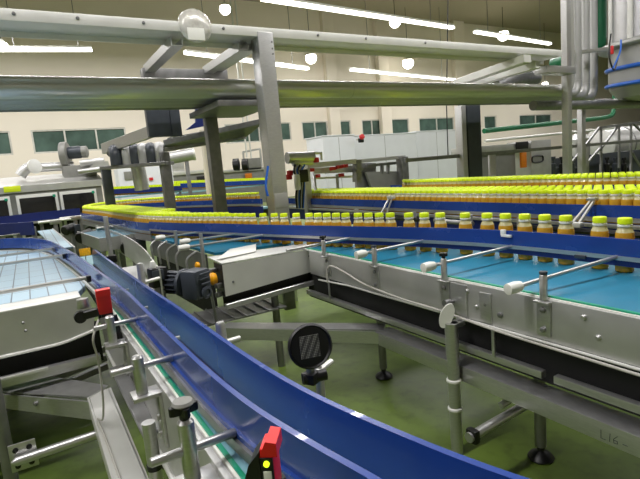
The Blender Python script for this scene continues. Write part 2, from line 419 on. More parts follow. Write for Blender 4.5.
# frame under it
obj('leg', MB().lathe([(.028, 0), (.028, .60)], (-.235, 2.42, 0), seg=18), STEELD, wc)
obj('leg', MB().lathe([(.028, 0), (.028, .60)], (-1.2, 2.42, 0), seg=18), STEELD, wc)
obj('leg', MB().bx(-.30, -.24, 3.6, 3.66, 0, .76), STEELD, wc)
tb = obj('tie_tube', MB().lathe([(.006, 0), (.02, .02), (.02, .4)], (-.215, 2.30, .25), (1, 0, .02), 18), STEEL, wc)
pl = obj('tie_plate', MB().bx(-.22, -.12, 2.33, 2.34, .19, .31, .003), STEEL, wc)
for x, z in ((-.195, .285), (-.145, .285), (-.195, .215), (-.145, .215)):
    obj('bolt', MB().lathe([(.011, 0), (.011, .008), (.006, .011)], (x, 2.33, z), (0, -1, 0), 8), BLACK, pl)
# bent channel: lid, front leaf and a leg running towards the camera
obj('channel_lid', MB().slab([(-.26, 2.83), (-.01, 2.71), (.20, 2.40), (.11, 2.33), (-.24, 2.70)], .418, .424), STEEL, wc)
ch = obj('channel_leaf', MB().prism([(-.24, 2.685, .415), (.10, 2.30, .415), (.10, 2.30, .33), (-.24, 2.685, .345)], (.006, .006, 0)), STEEL, wc)
obj('bolt', MB().lathe([(.011, 0), (.011, .008), (.006, .011)], (-.10, 2.525, .385), (-.75, -.66, 0), 8), STEELD, ch)
obj('channel', MB().prism([(.11, 2.36, .42), (.205, 2.38, .42), (.205, 2.38, .412), (.112, 2.36, .412)], (-.01, -1.6, 0)).bx(.10, .108, .76, 2.36, .34, .42, .002).bx(.19, .197, .76, 2.36, .34, .42, .002), WHITESTEEL, wc)
for z in (.12, .18, .06):
    obj('floor_tie', MB().bar((-.6, 3.3, z), (.3, 3.5, z+.08), .04, .04), STEELD, wc)

# ------------------------------------------------------------------ red photo sensors and their cables
def sensor(loc, rz, s, label, lens):
    t = thing('photo_sensor', label, 'sensor', loc, 'red photo sensors')
    R = Matrix.Rotation(rz, 3, 'Z'); L = Vector(loc)
    def W(mb):
        mb.v = [R @ (v*s)+L for v in mb.v]; return mb
    obj('sensor_body', W(MB().bx(-.016, .004, -.022, .022, 0, .075, .003)), RED, t)
    obj('sensor_hood', W(MB().prism([(-.0165, -.0225, .062), (.010, -.0225, .062), (.010, -.0225, .083), (-.006, -.0225, .086)], (0, .045, 0))), RED, t)
    obj('sensor_back', W(MB().prism([(-.017, -.023, -.03), (-.045, -.023, -.03), (-.045, -.023, .02), (-.034, -.023, .05), (-.017, -.023, .07)], (0, .046, 0))), BLACK, t)
    if lens:
        obj('control_face', W(MB().bx(-.0155, .003, -.025, -.021, -.03, .062, .001)), BLACK, t)
        obj('status_lamp', W(MB().lathe([(.0045, 0), (.0045, .003), (.0025, .004)], (-.006, -.025, .054), (0, -1, 0), 12)), LED, t)
        obj('label_sticker', W(MB().bx(-.012, 0, -.0265, -.0248, .008, .042, .0005)), WHITE, t)
        for k in range(4):
            pass
    else:
        for z in (.012, .062):
            obj('screw', W(MB().lathe([(.004, 0), (.004, .002)], (-.006, -.022, z), (0, -1, 0), 8)), STEEL, t)
    obj('sensor_neck', W(MB().bx(-.02, .0, -.015, .015, -.05, 0, .003)), BLACK, t)
    return t
s1 = sensor((.19, 1.95, .872), math.radians(-92), 1.12, 'red photo sensor at the corner of the wide conveyor end plate', False)
obj('mounting_post', MB().tube([(.185, 1.93, .76), (.18, 1.95, .86)], .014, 12), STEELD, s1)
obj('mounting_post', MB().tube([(.225, 1.93, .74), (.215, 1.95, .86)], .012, 12), BLACK, s1)
obj('mounting_arm', MB().bar((.10, 1.98, .875), (.17, 1.96, .885), .035, .03).lathe([(.022, -.012), (.022, .012)], (.105, 1.97, .875), (0, 1, 0), 16), BLACK, s1)
obj('arm_stub', MB().lathe([(.02, 0), (.022, .004), (.018, .035)], (.12, 2.0, .90), seg=14), STEEL, s1)
obj('cable', MB().tube(smooth_line([(.16, 1.93, .86), (.13, 1.9, .80), (.14, 1.95, .70), (.135, 1.95, .55), (.125, 1.98, .46), (.112, 2.06, .43), (.118, 1.9, .427), (.122, 1.6, .426), (.125, 1.3, .426)]), .004, 8), CABLE, s1)
s2 = sensor((.229, .56, .930), math.radians(-36), .88, 'red and black photo sensor with lit yellow status lamp at the bottom of the picture', True)
obj('mounting_bracket', MB().bx(.22, .25, .57, .60, .80, .93, .006), BLACK, s2)
obj('mounting_plate', MB().bx(.205, .222, .565, .585, .84, .96, .003), STEEL, s2)

# round reflector on its clamp stand
rc = EYE + ray(310, 346)*1.16
vx = (EYE-rc); vx.z = 0; vx.normalize(); ax = (vx + Vector((.25, 0, .12))).normalized()
rf = thing('round_reflector', 'round black reflector disc with a grey dotted square, beside the tall blue rail', 'reflector', (rc.x, rc.y, rc.z))
obj('reflector_disc', MB().lathe([(.046, -.012), (.053, -.006), (.054, .004), (.050, .008), (.046, .004), (.010, .004)], rc, ax, 40), BLACK, rf)
ex, ey = orth(ax)
side = Vector((0, 0, 1)).cross(ax).normalized(); upv = ax.cross(side)
sq = [rc+ax*.0045+side*a*.0235+upv*b*.0265+side*-.002 for a, b in ((-1, -1), (1, -1), (1, 1), (-1, 1))]
obj('reflector_face', MB().prism(sq, ax*.003), GRID, rf, label='grey dotted reflective square')
pb = rc + Vector((.02, .02, -.075)); pp = rc - ax*.02
obj('holder_stem', MB().tube([pp+Vector((0, 0, .0)), pp+Vector((.002, .002, -.09))], .011, 12), STEELD, rf)
cl = obj('clamp', MB().box(pp+Vector((.002, .002, -.085)), (.035, .035, .028), .5).lathe([(.014, -.03), (.014, .03)], pp+Vector((.01, -.0, -.085)), side, 12), BLACK, rf)
ps = pp+Vector((.035, .02, 0))
obj('stand_post', MB().lathe([(.011, 0), (.011, .30-.01), (.007, .30)], (ps.x, ps.y, ps.z-.37), seg=14), STEEL, rf)
obj('stand_post', MB().lathe([(.005, 0), (.005, .05)], (ps.x, ps.y, ps.z-.075), seg=10), STEEL, rf)
obj('cross_rod', MB().tube([ps+Vector((-.02, -.01, -.085)), ps+Vector((.045, .01, -.075))], .008, 10), WHITESTEEL, rf)

# small clamp posts on the far side of the lane
def side_post(px, py0, py1, x, zlab, label):
    p = EYE + ray(px, py0)*1.0
    a = PX_(px, py0, x); 
    t = thing('clamp_post', label, 'clamp', (a.x, a.y, .6), 'steel clamp posts beside the blue rail')
    return t, a
def PX_(px, py, x): d = ray(px, py); return EYE + d*(x/d.x)
for (px, py, lab) in ((220, 322, 'short steel clamp post with white rod end, beside the blue rail by the motor'), ):
    a = PX_(px, py, .47)
    t = thing('clamp_post', lab, 'clamp', (a.x, a.y, .6), 'steel clamp posts beside the blue rail')
    obj('post', MB().lathe([(.016, 0), (.016, a.z-.6-.008), (.012, a.z-.6)], (a.x, a.y, .6), seg=16), STEEL, t)
    obj('rod', MB().tube([(a.x-.07, a.y, a.z-.075), (a.x+.06, a.y, a.z-.07)], .01, 12), WHITESTEEL, t)
    obj('bracket', MB().bx(a.x-.05, a.x+.02, a.y-.03, a.y+.03, a.z-.12, a.z-.108, .003).bx(.438, .445, a.y-.03, a.y+.03, .6, a.z-.108, .002), STEEL, t)
a = PX_(165, 252+40, .47)

# ================================================================== gear motor, junction box
mc = PZ(190, 290, .70)
mx, my, mz = .76, 2.95, .715
gm = thing('gear_motor', 'dark grey gear motor with finned housing beside the white steel cover', 'motor', (mx, my, mz-.1))
fx = Vector((math.cos(-1.05), math.sin(-1.05), 0)); fy = Vector((-math.sin(-1.05), math.cos(-1.05), 0))
gc = Vector((mx, my, mz))+fx*.075
obj('gear_case', MB().box(gc, (.13, .14, .18), -1.05, .03).box(gc+Vector((0, 0, .03)), (.14, .11, .05), -1.05, .02), DARKGREY, gm)
for k in range(4):
    z = mz+.05-.03*k; w = .045-.005*k
    q_ = Vector((gc.x, gc.y, z+.015))+fx*.078
    obj('case_rib', MB().bar(q_-fy*w, q_+fy*w, .012, .012), DARKGREY, gm)
obj('case_boss', MB().lathe([(.038, 0), (.038, .012), (.022, .016), (.02, .008), (.003, .008)], gc+fx*.072+Vector((0, 0, -.05)), fx, 24), DARKGREY, gm)
obj('motor_flange', MB().lathe([(.085, 0), (.088, .01), (.088, .02), (.07, .03)], Vector((mx, my, mz)), -fx, 28), DARKGREY, gm)
mb = MB()
c0 = Vector((mx, my, mz))-fx*.03
mb.lathe([(.06, 0), (.06, .14), (.05, .15)], c0, -fx, 24)
obj('motor_barrel', mb, DARKGREY, gm)
for k in range(14):
    a = 2*PI*k/14; d = fy*math.cos(a)+Vector((0, 0, math.sin(a)))
    obj('cooling_fin', MB().bar(c0+d*.067-fx*.012, c0+d*.067-fx*.13, .022, .006), DARKGREY, gm)
obj('fan_cover', MB().lathe([(.074, 0), (.076, .03), (.066, .045), (.02, .05)], c0-fx*.145, -fx, 24), DARKGREY, gm)
jb = PZ(152, 286, .74); jx, jy, jz = .615, 3.05, .765
tb_ = thing('terminal_box', 'black terminal box with grey lid and white knob, in front of the gear motor', 'electrical box', (jx, jy, jz-.06))
obj('box_body', MB().box((jx, jy, jz), (.10, .08, .12), .2, .012), BLACK, tb_)
obj('box_lid', MB().box((jx-.005, jy-.045, jz+.02), (.07, .012, .06), .2, .006), DARKGREY, tb_)
obj('knob', MB().lathe([(.016, 0), (.018, .02), (.014, .04), (.006, .045)], (jx-.02, jy, jz+.06), seg=14), WHITE, tb_)
obj('box_stand', MB().bx(jx-.03, jx+.03, jy-.02, jy+.02, 0, jz-.05, .003), STEELD, tb_)
sp = thing('sensor_post', 'bare steel round post just behind the tall blue rail, left of the terminal box', 'post', (.475, 2.78, .6))
obj('post', MB().lathe([(.018, 0), (.018, .30), (.014, .31)], (.475, 2.78, .6), seg=16), STEEL, sp)
obj('rod', MB().tube([(.43, 2.76, .80), (.575, 2.82, .80)], .011, 12), WHITESTEEL, sp)
obj('bracket', MB().bx(.44, .50, 2.74, 2.82, .60, .612, .003), STEEL, sp)

# ================================================================== white steel cover over the transfer end
cv = thing('transfer_cover', 'long folded white steel cover box at the end of the teal belt', 'cover', (1.35, 3.1, .5))
A, B = PZ(222, 265, .79), PZ(317, 248, .79)
dx = (B-A).normalized(); dn = Vector((-dx.y, dx.x, 0))
def cv_(s, n, z): p = A + dx*s + dn*n; return (p.x, p.y, z)
Lc = (B-A).length
obj('front_sheet', MB().prism([cv_(0, 0, .79), cv_(Lc, 0, .79), cv_(Lc, 0, .635), cv_(0, 0, .585)], dn*.006), WHITESTEEL, cv)
obj('top_sheet', MB().prism([cv_(0, 0, .795), cv_(Lc, 0, .795), cv_(Lc, .16, .802), cv_(0, .30, .802)], (0, 0, .005)), WHITESTEEL, cv)
obj('loose_sheet', MB().prism([cv_(.0, .10, .81), cv_(.30, .16, .81), cv_(.42, .44, .815), cv_(.20, .40, .815)], (0, 0, .004)), WHITE, cv, label='white sheet lying on top')
obj('end_sheet', MB().prism([cv_(0, 0, .79), cv_(0, .15, .79), cv_(0, .15, .58), cv_(0, 0, .58)], dx*-.006), BLACK, cv)
obj('bolt', MB().lathe([(.008, 0), (.006, .006)], cv_(.06, 0, .67), -dn, 8), STEELD, cv)
obj('handle_slot', MB().box(cv_(Lc-.06, -.002, .745), (.03, .004, .006), math.atan2(dx.y, dx.x), .001), BLACK, cv)
obj('skirt', MB().prism([cv_(0, .05, .60), cv_(Lc, .05, .64), cv_(Lc, .05, .55), cv_(0, .05, .51)], dn*.01), BLACKSHEET, cv)
obj('lower_rail', MB().bar(cv_(.0, .02, .515), cv_(Lc+.02, .02, .555), .035, .035), STEEL, cv)
obj('end_bearing', MB().lathe([(.035, 0), (.04, .01), (.04, .03), (.02, .045)], cv_(-.03, .06, .70), -dx, 20), YELLOW, cv, label='yellow bearing cap')
obj('end_bearing', MB().lathe([(.02, 0), (.025, .01), (.025, .02), (.01, .03)], cv_(-.06, .30, .76), -dx, 16), YELLOW, cv, label='yellow bearing cap')
for n, z in ((.10, .745), (.02, .66), (.14, .66), (.03, .60)):
    obj('end_fitting', MB().box(cv_(-.03, n, z), (.05, .03, .03), .4, .006), STEELD, cv)
obj('stay_plate', MB().bar(cv_(-.10, -.03, .66), cv_(-.08, -.03, .36), .035, .012), STEELD, cv)
obj('leg', MB().lathe([(.025, 0), (.025, .52)], cv_(.36, .06, 0), seg=16), STEELD, cv)
obj('leg', MB().bx(A.x+.47, A.x+.55, 3.05, 3.09, .36, .55, .003), STEELD, cv)
obj('mesh_tray', MB().slab([cv_(-.2, .0, 0)[:2], cv_(.42, .0, 0)[:2], cv_(.42, .35, 0)[:2], cv_(-.2, .35, 0)[:2]], .42, .43), STEELD, cv)
for k in range(8):
    obj('tray_bar', MB().bar(cv_(-.2+.08*k, -.01, .435), cv_(-.2+.08*k, .35, .435), .012, .012), STEELD, cv)

# ================================================================== teal belt conveyor
TX = 1.597
tc = thing('teal_belt_conveyor', 'long conveyor with wide teal belt and bare steel side plate', 'conveyor', (1.85, 1.6, 0))
strand = smooth_line([(2.12, -1.5), (2.12, .2), (2.12, .9), (2.105, 1.55), (2.01, 2.05), (1.78, 2.75), (1.52, 3.55), (1.40, 3.95), (1.18, 4.6), (1.02, 5.4), (.95, 6.4), (.90, 7.4), (.78, 8.8)], 8)
fr_rail = [p for p in offset(strand, -.058) if p.y < 5.1]     # the rail stands on the near side of the bottles
def inside(pts): return [(p[0], p[1]) for p in pts]
beltpoly = [(TX+.004, -1.5), (TX+.004, 3.0), (1.60, 3.30), (1.10, 3.40), (1.02, 5.0)] + [(p[0]+.10, p[1]) for p in reversed(strand) if p[1] < 5.1]
obj('belt', MB().slab(beltpoly, BZ-.02, BZ), TEAL, tc)
obj('wear_strip', MB().bx(TX-.004, TX+.012, -1.5, 3.02, BZ-.004, BZ+.004, .001), GREEN, tc, label='green edge strip')
obj('edge_strip', MB().bx(TX-.010, TX-.004, -1.5, 3.02, BZ-.012, BZ-.001, .001), WHITE, tc)
obj('side_plate', MB().bx(TX-.022, TX-.011, -1.5, 2.86, .635, BZ-.006, .002), PLATE, tc)
obj('plate_lip', MB().tube([(TX-.028, -1.5, .632), (TX-.028, 2.4, .630), (TX-.026, 2.75, .61)], .006, 8), WHITESTEEL, tc)
obj('skirt', MB().bx(TX+.03, TX+.04, -1.5, 3.0, .44, .66, .002), BLACKSHEET, tc)
obj('return_belt_cover', MB().bx(TX+.04, 2.16, -1.5, 3.0, .60, .62, .002), BLACKSHEET, tc)
obj('frame_rail', MB().bx(TX-.02, TX+.01, 1.12, 2.95, .475, .505, .003), STEEL, tc)
obj('frame_rail', MB().bx(TX-.02, TX+.01, -1.5, 1.07, .475, .505, .003), STEEL, tc)
obj('inner_frame_rail', MB().bx(2.10, 2.14, -1.5, 2.95, .45, .50, .003), STEELD, tc)
# lower bent channel
obj('channel', MB().bx(1.545, 1.66, -1.5, 2.14, .408, .416, .002).bx(1.545, 1.552, -1.5, 2.10, .345, .412, .002), STEEL, tc)
ca, cb = Vector((.90, 2.86, 0)), Vector((1.60, 2.12, 0))
dd = (cb-ca).normalized(); nn = Vector((dd.y, -dd.x, 0))
q = obj('channel', MB().prism([ca+Vector((0, 0, .408)), cb+Vector((0, 0, .408)), cb-nn*.11+Vector((0, 0, .408)), ca-nn*.11+Vector((0, 0, .408))], (0, 0, .008))
        .prism([ca+Vector((0, 0, .416)), cb+Vector((-.03, -.02, .416)), cb+Vector((-.03, -.02, .345)), ca+Vector((0, 0, .345))], -nn*.007), STEEL, tc)
wr = MB()
# chalked L16- on the channel face
def stroke(pts):
    wr.tube([(1.5445,   .875-u*.032, .358+v*.03) for u, v in pts], .0011, 6)
stroke([(0, 1), (0, 0), (.5, 0)]); stroke([(.95, 1), (.9, 0)]); stroke([(1.7, 1), (1.3, .5), (1.35, .05), (1.7, .1), (1.7, .4), (1.35, .4)]); stroke([(2.2, .35), (2.7, .35)])
obj('marking', wr, DARKGREY, q)
for (x, y) in ((1.765, 1.263), (1.766, 2.369), (1.765, .35), (1.765, -.9)):
    l = obj('leg', MB().lathe([(.024, .06), (.024, .62)], (x, y, 0), seg=18), STEELD, tc)
    obj('leg_foot', MB().lathe([(.052, 0), (.055, .008), (.045, .022), (.016, .04), (.012, .08)], (x, y, 0), seg=22), BLACK, l)
l = obj('leg', MB().lathe([(.027, .0), (.027, .47), (.0295, .47), (.0295, .62)], (1.515, 1.515, 0), seg=20), STEEL, tc)
for z in (.21, .345):
    obj('hose_clip', MB().lathe([(.029, 0), (.033, .004), (.033, .012), (.029, .016)], (1.515, 1.515, z), seg=20), WHITE, l)
obj('leg_bracket', MB().bx(TX-.03, TX-.02, 1.47, 1.56, .62, .785, .003).bx(1.51, TX-.02, 1.49, 1.54, .60, .62, .003), STEEL, tc)
obj('cross_tube', MB().tube([(1.34, 1.275, .25), (1.86, 1.31, .25)], .02, 16), STEEL, tc)
obj('tube_clamp', MB().box((1.365, 1.276, .25), (.03, .05, .055), 0, .008), BLACK, tc)
obj('cross_tube', MB().tube([(1.56, 1.30, .30), (1.77, 1.27, .36)], .015, 14), STEEL, tc)
# brackets, posts and rods holding the blue rail
def xrail(y):
    for a, b in zip(fr_rail, fr_rail[1:]):
        if (a.y-y)*(b.y-y) <= 0: return a.x+(b.x-a.x)*(y-a.y)/((b.y-a.y) or 1)
    return 2.05
def t_post(y, knob, x0=1.50, xp=TX-.045, cap=True, zr=.872, dy=.02, dz=.01):
    b = obj('bracket', MB().bx(xp-.025, TX-.022, y-.03, y+.03, .782, .790, .002).bx(TX-.030, TX-.022, y-.028, y+.028, .655, .79, .002), STEEL, tc)
    for z in (.755, .68): obj('bolt', MB().lathe([(.011, 0), (.011, .007), (.006, .01)], (TX-.030, y, z), (-1, 0, 0), 8), STEELD, b)
    p = obj('post', MB().lathe([(.0145, 0), (.0145, .095), (.011, .10)], (xp, y, .79), seg=16), STEEL, tc)
    if knob:
        k = MB(); prof = []
        for i in range(32):
            a = 2*PI*i/32; r = .018+.006*math.cos(4*a); prof.append((xp+r*math.cos(a), y+r*math.sin(a), .902))
        k.prism(prof, (0, 0, .014)); k.lathe([(.008, 0), (.01, .012)], (xp, y, .89), seg=10); obj('clamp_knob', k, BLACK, p)
    else:
        obj('post_cap', MB().lathe([(.012, 0), (.015, .004), (.015, .012), (.008, .014)], (xp, y, .888), seg=14), DARKGREY, p)
    xe = xrail(y)
    r = obj('rod', MB().tube([(x0, y+dy, zr-dz), (xe-.004, y, zr)], .0088, 12), STEEL, tc)
    if cap: obj('rod_cap', MB().lathe([(.011, -.035), (.021, -.033), (.0225, .004), (.018, .03), (.01, .034)], (x0, y+dy, zr-dz), (xe-x0, -dy, dz), 18), WHITE, r)
t_post(1.10, False, xp=1.572, dy=.07, dz=.03); t_post(1.60, True, xp=1.572); t_post(2.12, False, xp=1.572); t_post(2.62, True, x0=1.3, cap=False); t_post(.62, True)
for y, x0 in ((3.42, .90), (3.75, 1.0), (4.25, .93)):
    xe = xrail(y)
    r = obj('rod', MB().tube([(x0, y, .868), (xe, y, .868)], .0088, 10), STEEL, tc)
    obj('rod_cap', MB().lathe([(.011, -.05), (.02, -.048), (.024, .004), (.018, .03)], (x0, y, .868), (1, 0, 0), 14), WHITE, r)
    obj('post', MB().lathe([(.015, 0), (.015, .25)], (x0+.12, y, .66), seg=12), STEEL, tc)
for y in (1.42, 1.47, .95, .90):
    obj('bolt', MB().lathe([(.010, 0), (.010, .006), (.006, .009)], (TX-.022, y, .70 if y not in (1.47, .95) else .76), (-1, 0, 0), 8), STEEL, tc)
for y, z in ((1.30, .69), (1.37, .72)):
    obj('bolt', MB().lathe([(.012, 0), (.012, .006), (.006, .009)], (TX-.022, y, z), (-1, 0, 0), 8), STEELD, tc)
obj('hinge_bracket', MB().bx(TX-.03, TX-.02, 1.34, 1.40, .64, .77, .003), STEEL, tc)
obj('rail_hanger', MB().bx(TX-.028, TX-.02, 1.33, 1.345, .50, .635, .002), STEEL, tc)
obj('rail_hanger', MB().bx(TX-.028, TX-.02, 2.62, 2.635, .50, .635, .002), STEEL, tc)
# far side: left wing of the conveyor
obj('dark_backing', MB().ribbon([(1.03, 5.0), (1.09, 3.46)], .30, .64, .012), BLACKSHEET, tc)  # added black backing, standing in for the darkness under the teal wing
obj('wing_plate', MB().ribbon([(1.00, 5.0), (1.05, 3.44)], .62, .79, .012), STEELD, tc)
for y in (3.6, 3.9, 4.2, 4.5, 4.8):
    obj('wing_clip', MB().tube(bend([(.95, y, .60), (.94, y, .76), (1.03, y, .80)], .05), .009, 8), STEEL, tc)
gr = obj('guide_rail', MB().ribbon(fr_rail, .878, .950, .012), BLUE, tc)
obj('rail_channel', MB().ribbon(offset(fr_rail, -.004), .860, .878, .014), STEEL, gr)
obj('lower_guide', MB().ribbon(offset(fr_rail, .006), .834, .860, .010), NAVY, tc)
rb = obj('back_guide', MB().ribbon(offset([p for p in strand if p[1] < 4.4], .052), .87, .90, .010), STEELD, tc)
obj('rail_clip', MB().box((xrail(1.62)-.012, 1.62, .925), (.012, .06, .012), 0, .002).box((xrail(1.62)-.01, 1.64, .94), (.012, .03, .03), 0, .004), WHITE, gr)
obj('rail_latch', MB().box((xrail(1.25)-.014, 1.25, .857), (.01, .05, .016), 0, .003), DARKGREY, gr)

cb_ = MB().tube(smooth_line([(TX-.05, 2.60, .62), (TX-.05, 2.59, .71), (TX-.05, 2.52, .735), (TX-.045, 2.38, .71), (TX-.045, 2.2, .672), (TX-.045, 1.9, .650), (TX-.045, 1.6, .645), (TX-.045, 1.3, .628), (TX-.045, .9, .622), (TX-.045, .5, .620), (TX-.045, -1.5, .62)]), .0055, 8)
cbo = obj('hanging_cable', cb_, CABLE, None, 'pale grey cable sagging along the steel side plate of the teal conveyor', 'cable')
pd = thing('paddle_switch', 'white oval paddle hanging on the steel side plate above a round leg', 'switch', (1.50, 1.55, .62))
obj('paddle_blade', MB().prism([(1.50+.030*math.sin(t)*.75+.012*math.cos(t), 1.525-.030*math.sin(t)*.66-.012*math.cos(t), .655+.055*math.cos(t)) for t in [2*PI*i/28 for i in range(28)]], (-.007, -.008, .0)), WHITE, pd)
obj('paddle_hub', MB().lathe([(.016, 0), (.016, .03)], (1.545, 1.55, .70), (-1, 0, 0), 14).bx(1.535, TX-.03, 1.54, 1.56, .69, .705, .002), STEELD, pd)
# ================================================================== bottles
def bottle_meshes():
    body = MB().lathe([(.012, .004), (.030, 0), (.0355, .006), (.036, .10), (.0345, .10), (.036, .112), (.036, .15), (.034, .168)], (0, 0, 0), seg=14)
    sh = MB().lathe([(.034, .168), (.029, .180), (.024, .190), (.024, .205)], (0, 0, 0), seg=14)
    cap = MB().lathe([(.0265, .203), (.028, .205), (.028, .224), (.026, .228), (.004, .228)], (0, 0, 0), seg=14)
    ring = MB().lathe([(.025, .191), (.029, .193), (.029, .200), (.025, .202)], (0, 0, 0), seg=14)
    return body, sh, cap, ring
def make_bottle():
    r = thing('juice_bottle', 'x', 'bottle', (0, 0, 0))
    b, s, c, g = bottle_meshes()
    obj('bottle_body', b, AMBER, r); obj('bottle_shoulder', s, CLEAR, r); obj('cap', c, LIME, r); obj('neck_ring', g, WHITE, r)
    return r
PROTO = make_bottle(); used = [False]
def put_bottle(x, y, z, label, group):
    if not used[0]: o = PROTO; used[0] = True; kids = []
    else:
        o = PROTO.copy(); COL.objects.link(o)
        for ch in list(PROTO.children):
            c = ch.copy(); c.parent = o; COL.objects.link(c)
    o.location = (x, y, z); o['label'] = label; o['group'] = group
    o.rotation_euler = (0, 0, random.random()*6)

pts = []   # (x, y, set)
# single file on the teal conveyor: spaced near the camera, closing up towards the bend
acc = 0; want = .0; prev = strand[0]
gaps = []
s_len = [0]
for a, b in zip(strand, strand[1:]): s_len.append(s_len[-1]+(b-a).length)
def at_len(s):
    for i in range(len(s_len)-1):
        if s_len[i+1] >= s: 
            t = (s-s_len[i])/(s_len[i+1]-s_len[i]); return strand[i].lerp(strand[i+1], t)
    return strand[-1]
s = .25
while s < s_len[-1]-.02:
    p = at_len(s); pts.append((p.x, p.y, 'file'))
    y = p.y
    s += (.105+random.choice((0, .0, .025, .05))) if y < 2.3 else (.082+random.choice((0, 0, .02, .045)) if y < 3.6 else .077)
# packed rows joining it towards the turn
def rows(poly, offs, key, step=.077, y0=-9, y1=99):
    L = [0]
    for a, b in zip(poly, poly[1:]): L.append(L[-1]+(Vector(b)-Vector(a)).length)
    for k, o in enumerate(offs):
        q = offset(poly, o); s = (k % 2)*step*.5
        i = 0
        while s < L[-1]:
            while L[i+1] < s: i += 1
            t = (s-L[i])/(L[i+1]-L[i]); p = q[i].lerp(q[i+1], t)
            if y0 < p.y < y1: pts.append((p.x, p.y, key))
            s += step
rows(strand, [.068], 'turn', y0=4.0); rows(strand, [.136], 'turn', y0=4.7); rows(strand, [.204, .272, .34], 'turn', y0=5.4)
back = smooth_line([(.78, 8.85), (.92, 9.7), (1.35, 10.35), (1.95, 10.2), (2.6, 8.9), (3.15, 7.5), (3.32, 6.3), (3.35, 5.2), (3.35, 4.2)], 8)
rows(back, [0, .068], 'return')
d1 = [(3.35, 4.2), (3.35, .9)]
d1s = smooth_line([(3.35, 6.5), (3.35, 4.2), (3.35, -.6)], 4)
rows(d1s, [0], 'mid', y1=6.4)
rows(smooth_line([(3.35, 6.5), (3.35, 4.2), (3.35, -.6)], 4), [-.068, -.136, -.204, -.272, -.34, -.408], 'mid', y1=6.4)
d2s = smooth_line([(5.0, 7.2), (5.0, 4), (5.0, .4)], 4)
rows(d2s, [.068, 0, -.068, -.136, -.204, -.272], 'far', y1=6.2)
LBL = {'file': ('juice bottle with lime cap in the single file behind the nearest blue rail', 'bottles in single file on the teal conveyor'),
       'turn': ('juice bottle with lime cap packed several deep at the bend left of the thick post', 'bottles packed at the bend'),
       'return': ('juice bottle with lime cap on the curved return run behind the bend', 'bottles on the return run'),
       'mid': ('juice bottle with lime cap in the packed rows behind the second blue rail', 'bottles packed on the middle conveyor'),
       'far': ('juice bottle with lime cap in the packed rows furthest back at the right', 'bottles packed on the rear conveyor')}
vis = []; rest = []
for (x, y, k) in pts:
    p = Vector((x, y, BZ+.22)); d = depth(p)
    if d < .3: continue
    u, v = proj(p)
    if u < -12 or u > 1500: continue
    if k == 'mid' and u < 309 : continue
    if k == 'far' and u < 404 : continue
    if k == 'return' and (u > 264 or (y < 7.3 and x > 2.7)): continue
    vis.append((d + (.0 if k != 'far' else .5) + (90 if u > 655 else 0), x, y, k))
vis.sort()
sunk = {'file': 3, 'turn': 3, 'return': 3, 'mid': 3, 'far': 3}
for d, x, y, k in vis[:300]: put_bottle(x, y, BZ, *LBL[k])
mr = MB(); R = vis[300:]
for d, x, y, k in R:
    mr.lathe([(.034, 0), (.036, .01), (.036, .15), (.034, .168)], (x, y, BZ), seg=8, mi=0)
    mr.lathe([(.034, .168), (.024, .19), (.024, .205)], (x, y, BZ), seg=8, mi=1)
    mr.lathe([(.030, .203), (.030, .226), (.027, .23)], (x, y, BZ), seg=8, mi=2)
if R: obj('distant_bottles', mr, [AMBER, CLEAR, LIME], None, 'the packed mass of lime-capped juice bottles further off, past the bend and return run', 'bottles', kind='stuff')
print('BOTTLES', len(vis), len(R))

# ------------------------------------------------------------------ conveyors that carry the packed bottles
def run(label, line, near, far, zr=(.855, .935), legs=(), belt=TEALD, both=True, fz=.64, fm=NAVY):
    """belt under packed rows with a blue rail on each side; near/far are sideways offsets of the rails"""
    c = line[len(line)//2]
    t = thing('bottle_conveyor', label, 'conveyor', (c[0], c[1], 0))
    a, b = offset(line, near), offset(line, far)
    obj('belt', MB().slab([(p.x, p.y) for p in a]+[(p.x, p.y) for p in reversed(b)], BZ-.03, BZ), belt, t)
    g = obj('guide_rail', MB().ribbon(a, *zr, .014), BLUE, t)
    obj('rail_strip', MB().ribbon(a, zr[0]-.03, zr[0], .018), STEEL, g)
    obj('side_frame', MB().ribbon(a, fz, .815, .012), fm, t)
    if both: obj('guide_rail', MB().ribbon(b, *zr, .014), BLUE, t)
    obj('side_frame', MB().ribbon(b, .64, .80, .012), STEELD, t)
    for (x, y) in legs:
        l = obj('leg', MB().lathe([(.026, .03), (.026, .66)], (x, y, 0), seg=12), STEEL, t)
        obj('leg_foot', MB().lathe([(.05, 0), (.045, .02), (.015, .04)], (x, y, 0), seg=12), BLACK, l)
    return t
turn_line = [p for p in strand if p[1] > 4.98]
t1 = run('bottle conveyor with navy rail at the bend, packed with lime-capped bottles', turn_line, -.058, .40, legs=((1.05, 6), (1.15, 8)), both=False, fz=.75, fm=STEEL)
t2 = run('curved return conveyor carrying bottles from the bend back past the thick post', [p for p in back if p.y > 7.0 or p.x < 2], .13, -.05, legs=((1.4, 10.2), (2.6, 8.8)), both=False)
d1l = [Vector((3.35, y, 0)) for y in (-1.5, 2, 4, 6.5)]
t3 = run('middle bottle conveyor with second blue rail, in front of the pusher frame', d1l, -.075, .47, legs=((3.4, 1.4), (3.4, 3.4), (3.4, 5.2)))
obj('lower_rail', MB().bx(3.22, 3.25, -1.5, 6.5, .79, .815, .003), STEEL, t3)
d2l = [Vector((5.0, y, 0)) for y in (-.5, 3, 5, 6.6)]
t4 = run('rear bottle conveyor holding packed bottles below the handrail', d2l, -.14, .34, legs=((5.1, 2), (5.1, 5)))
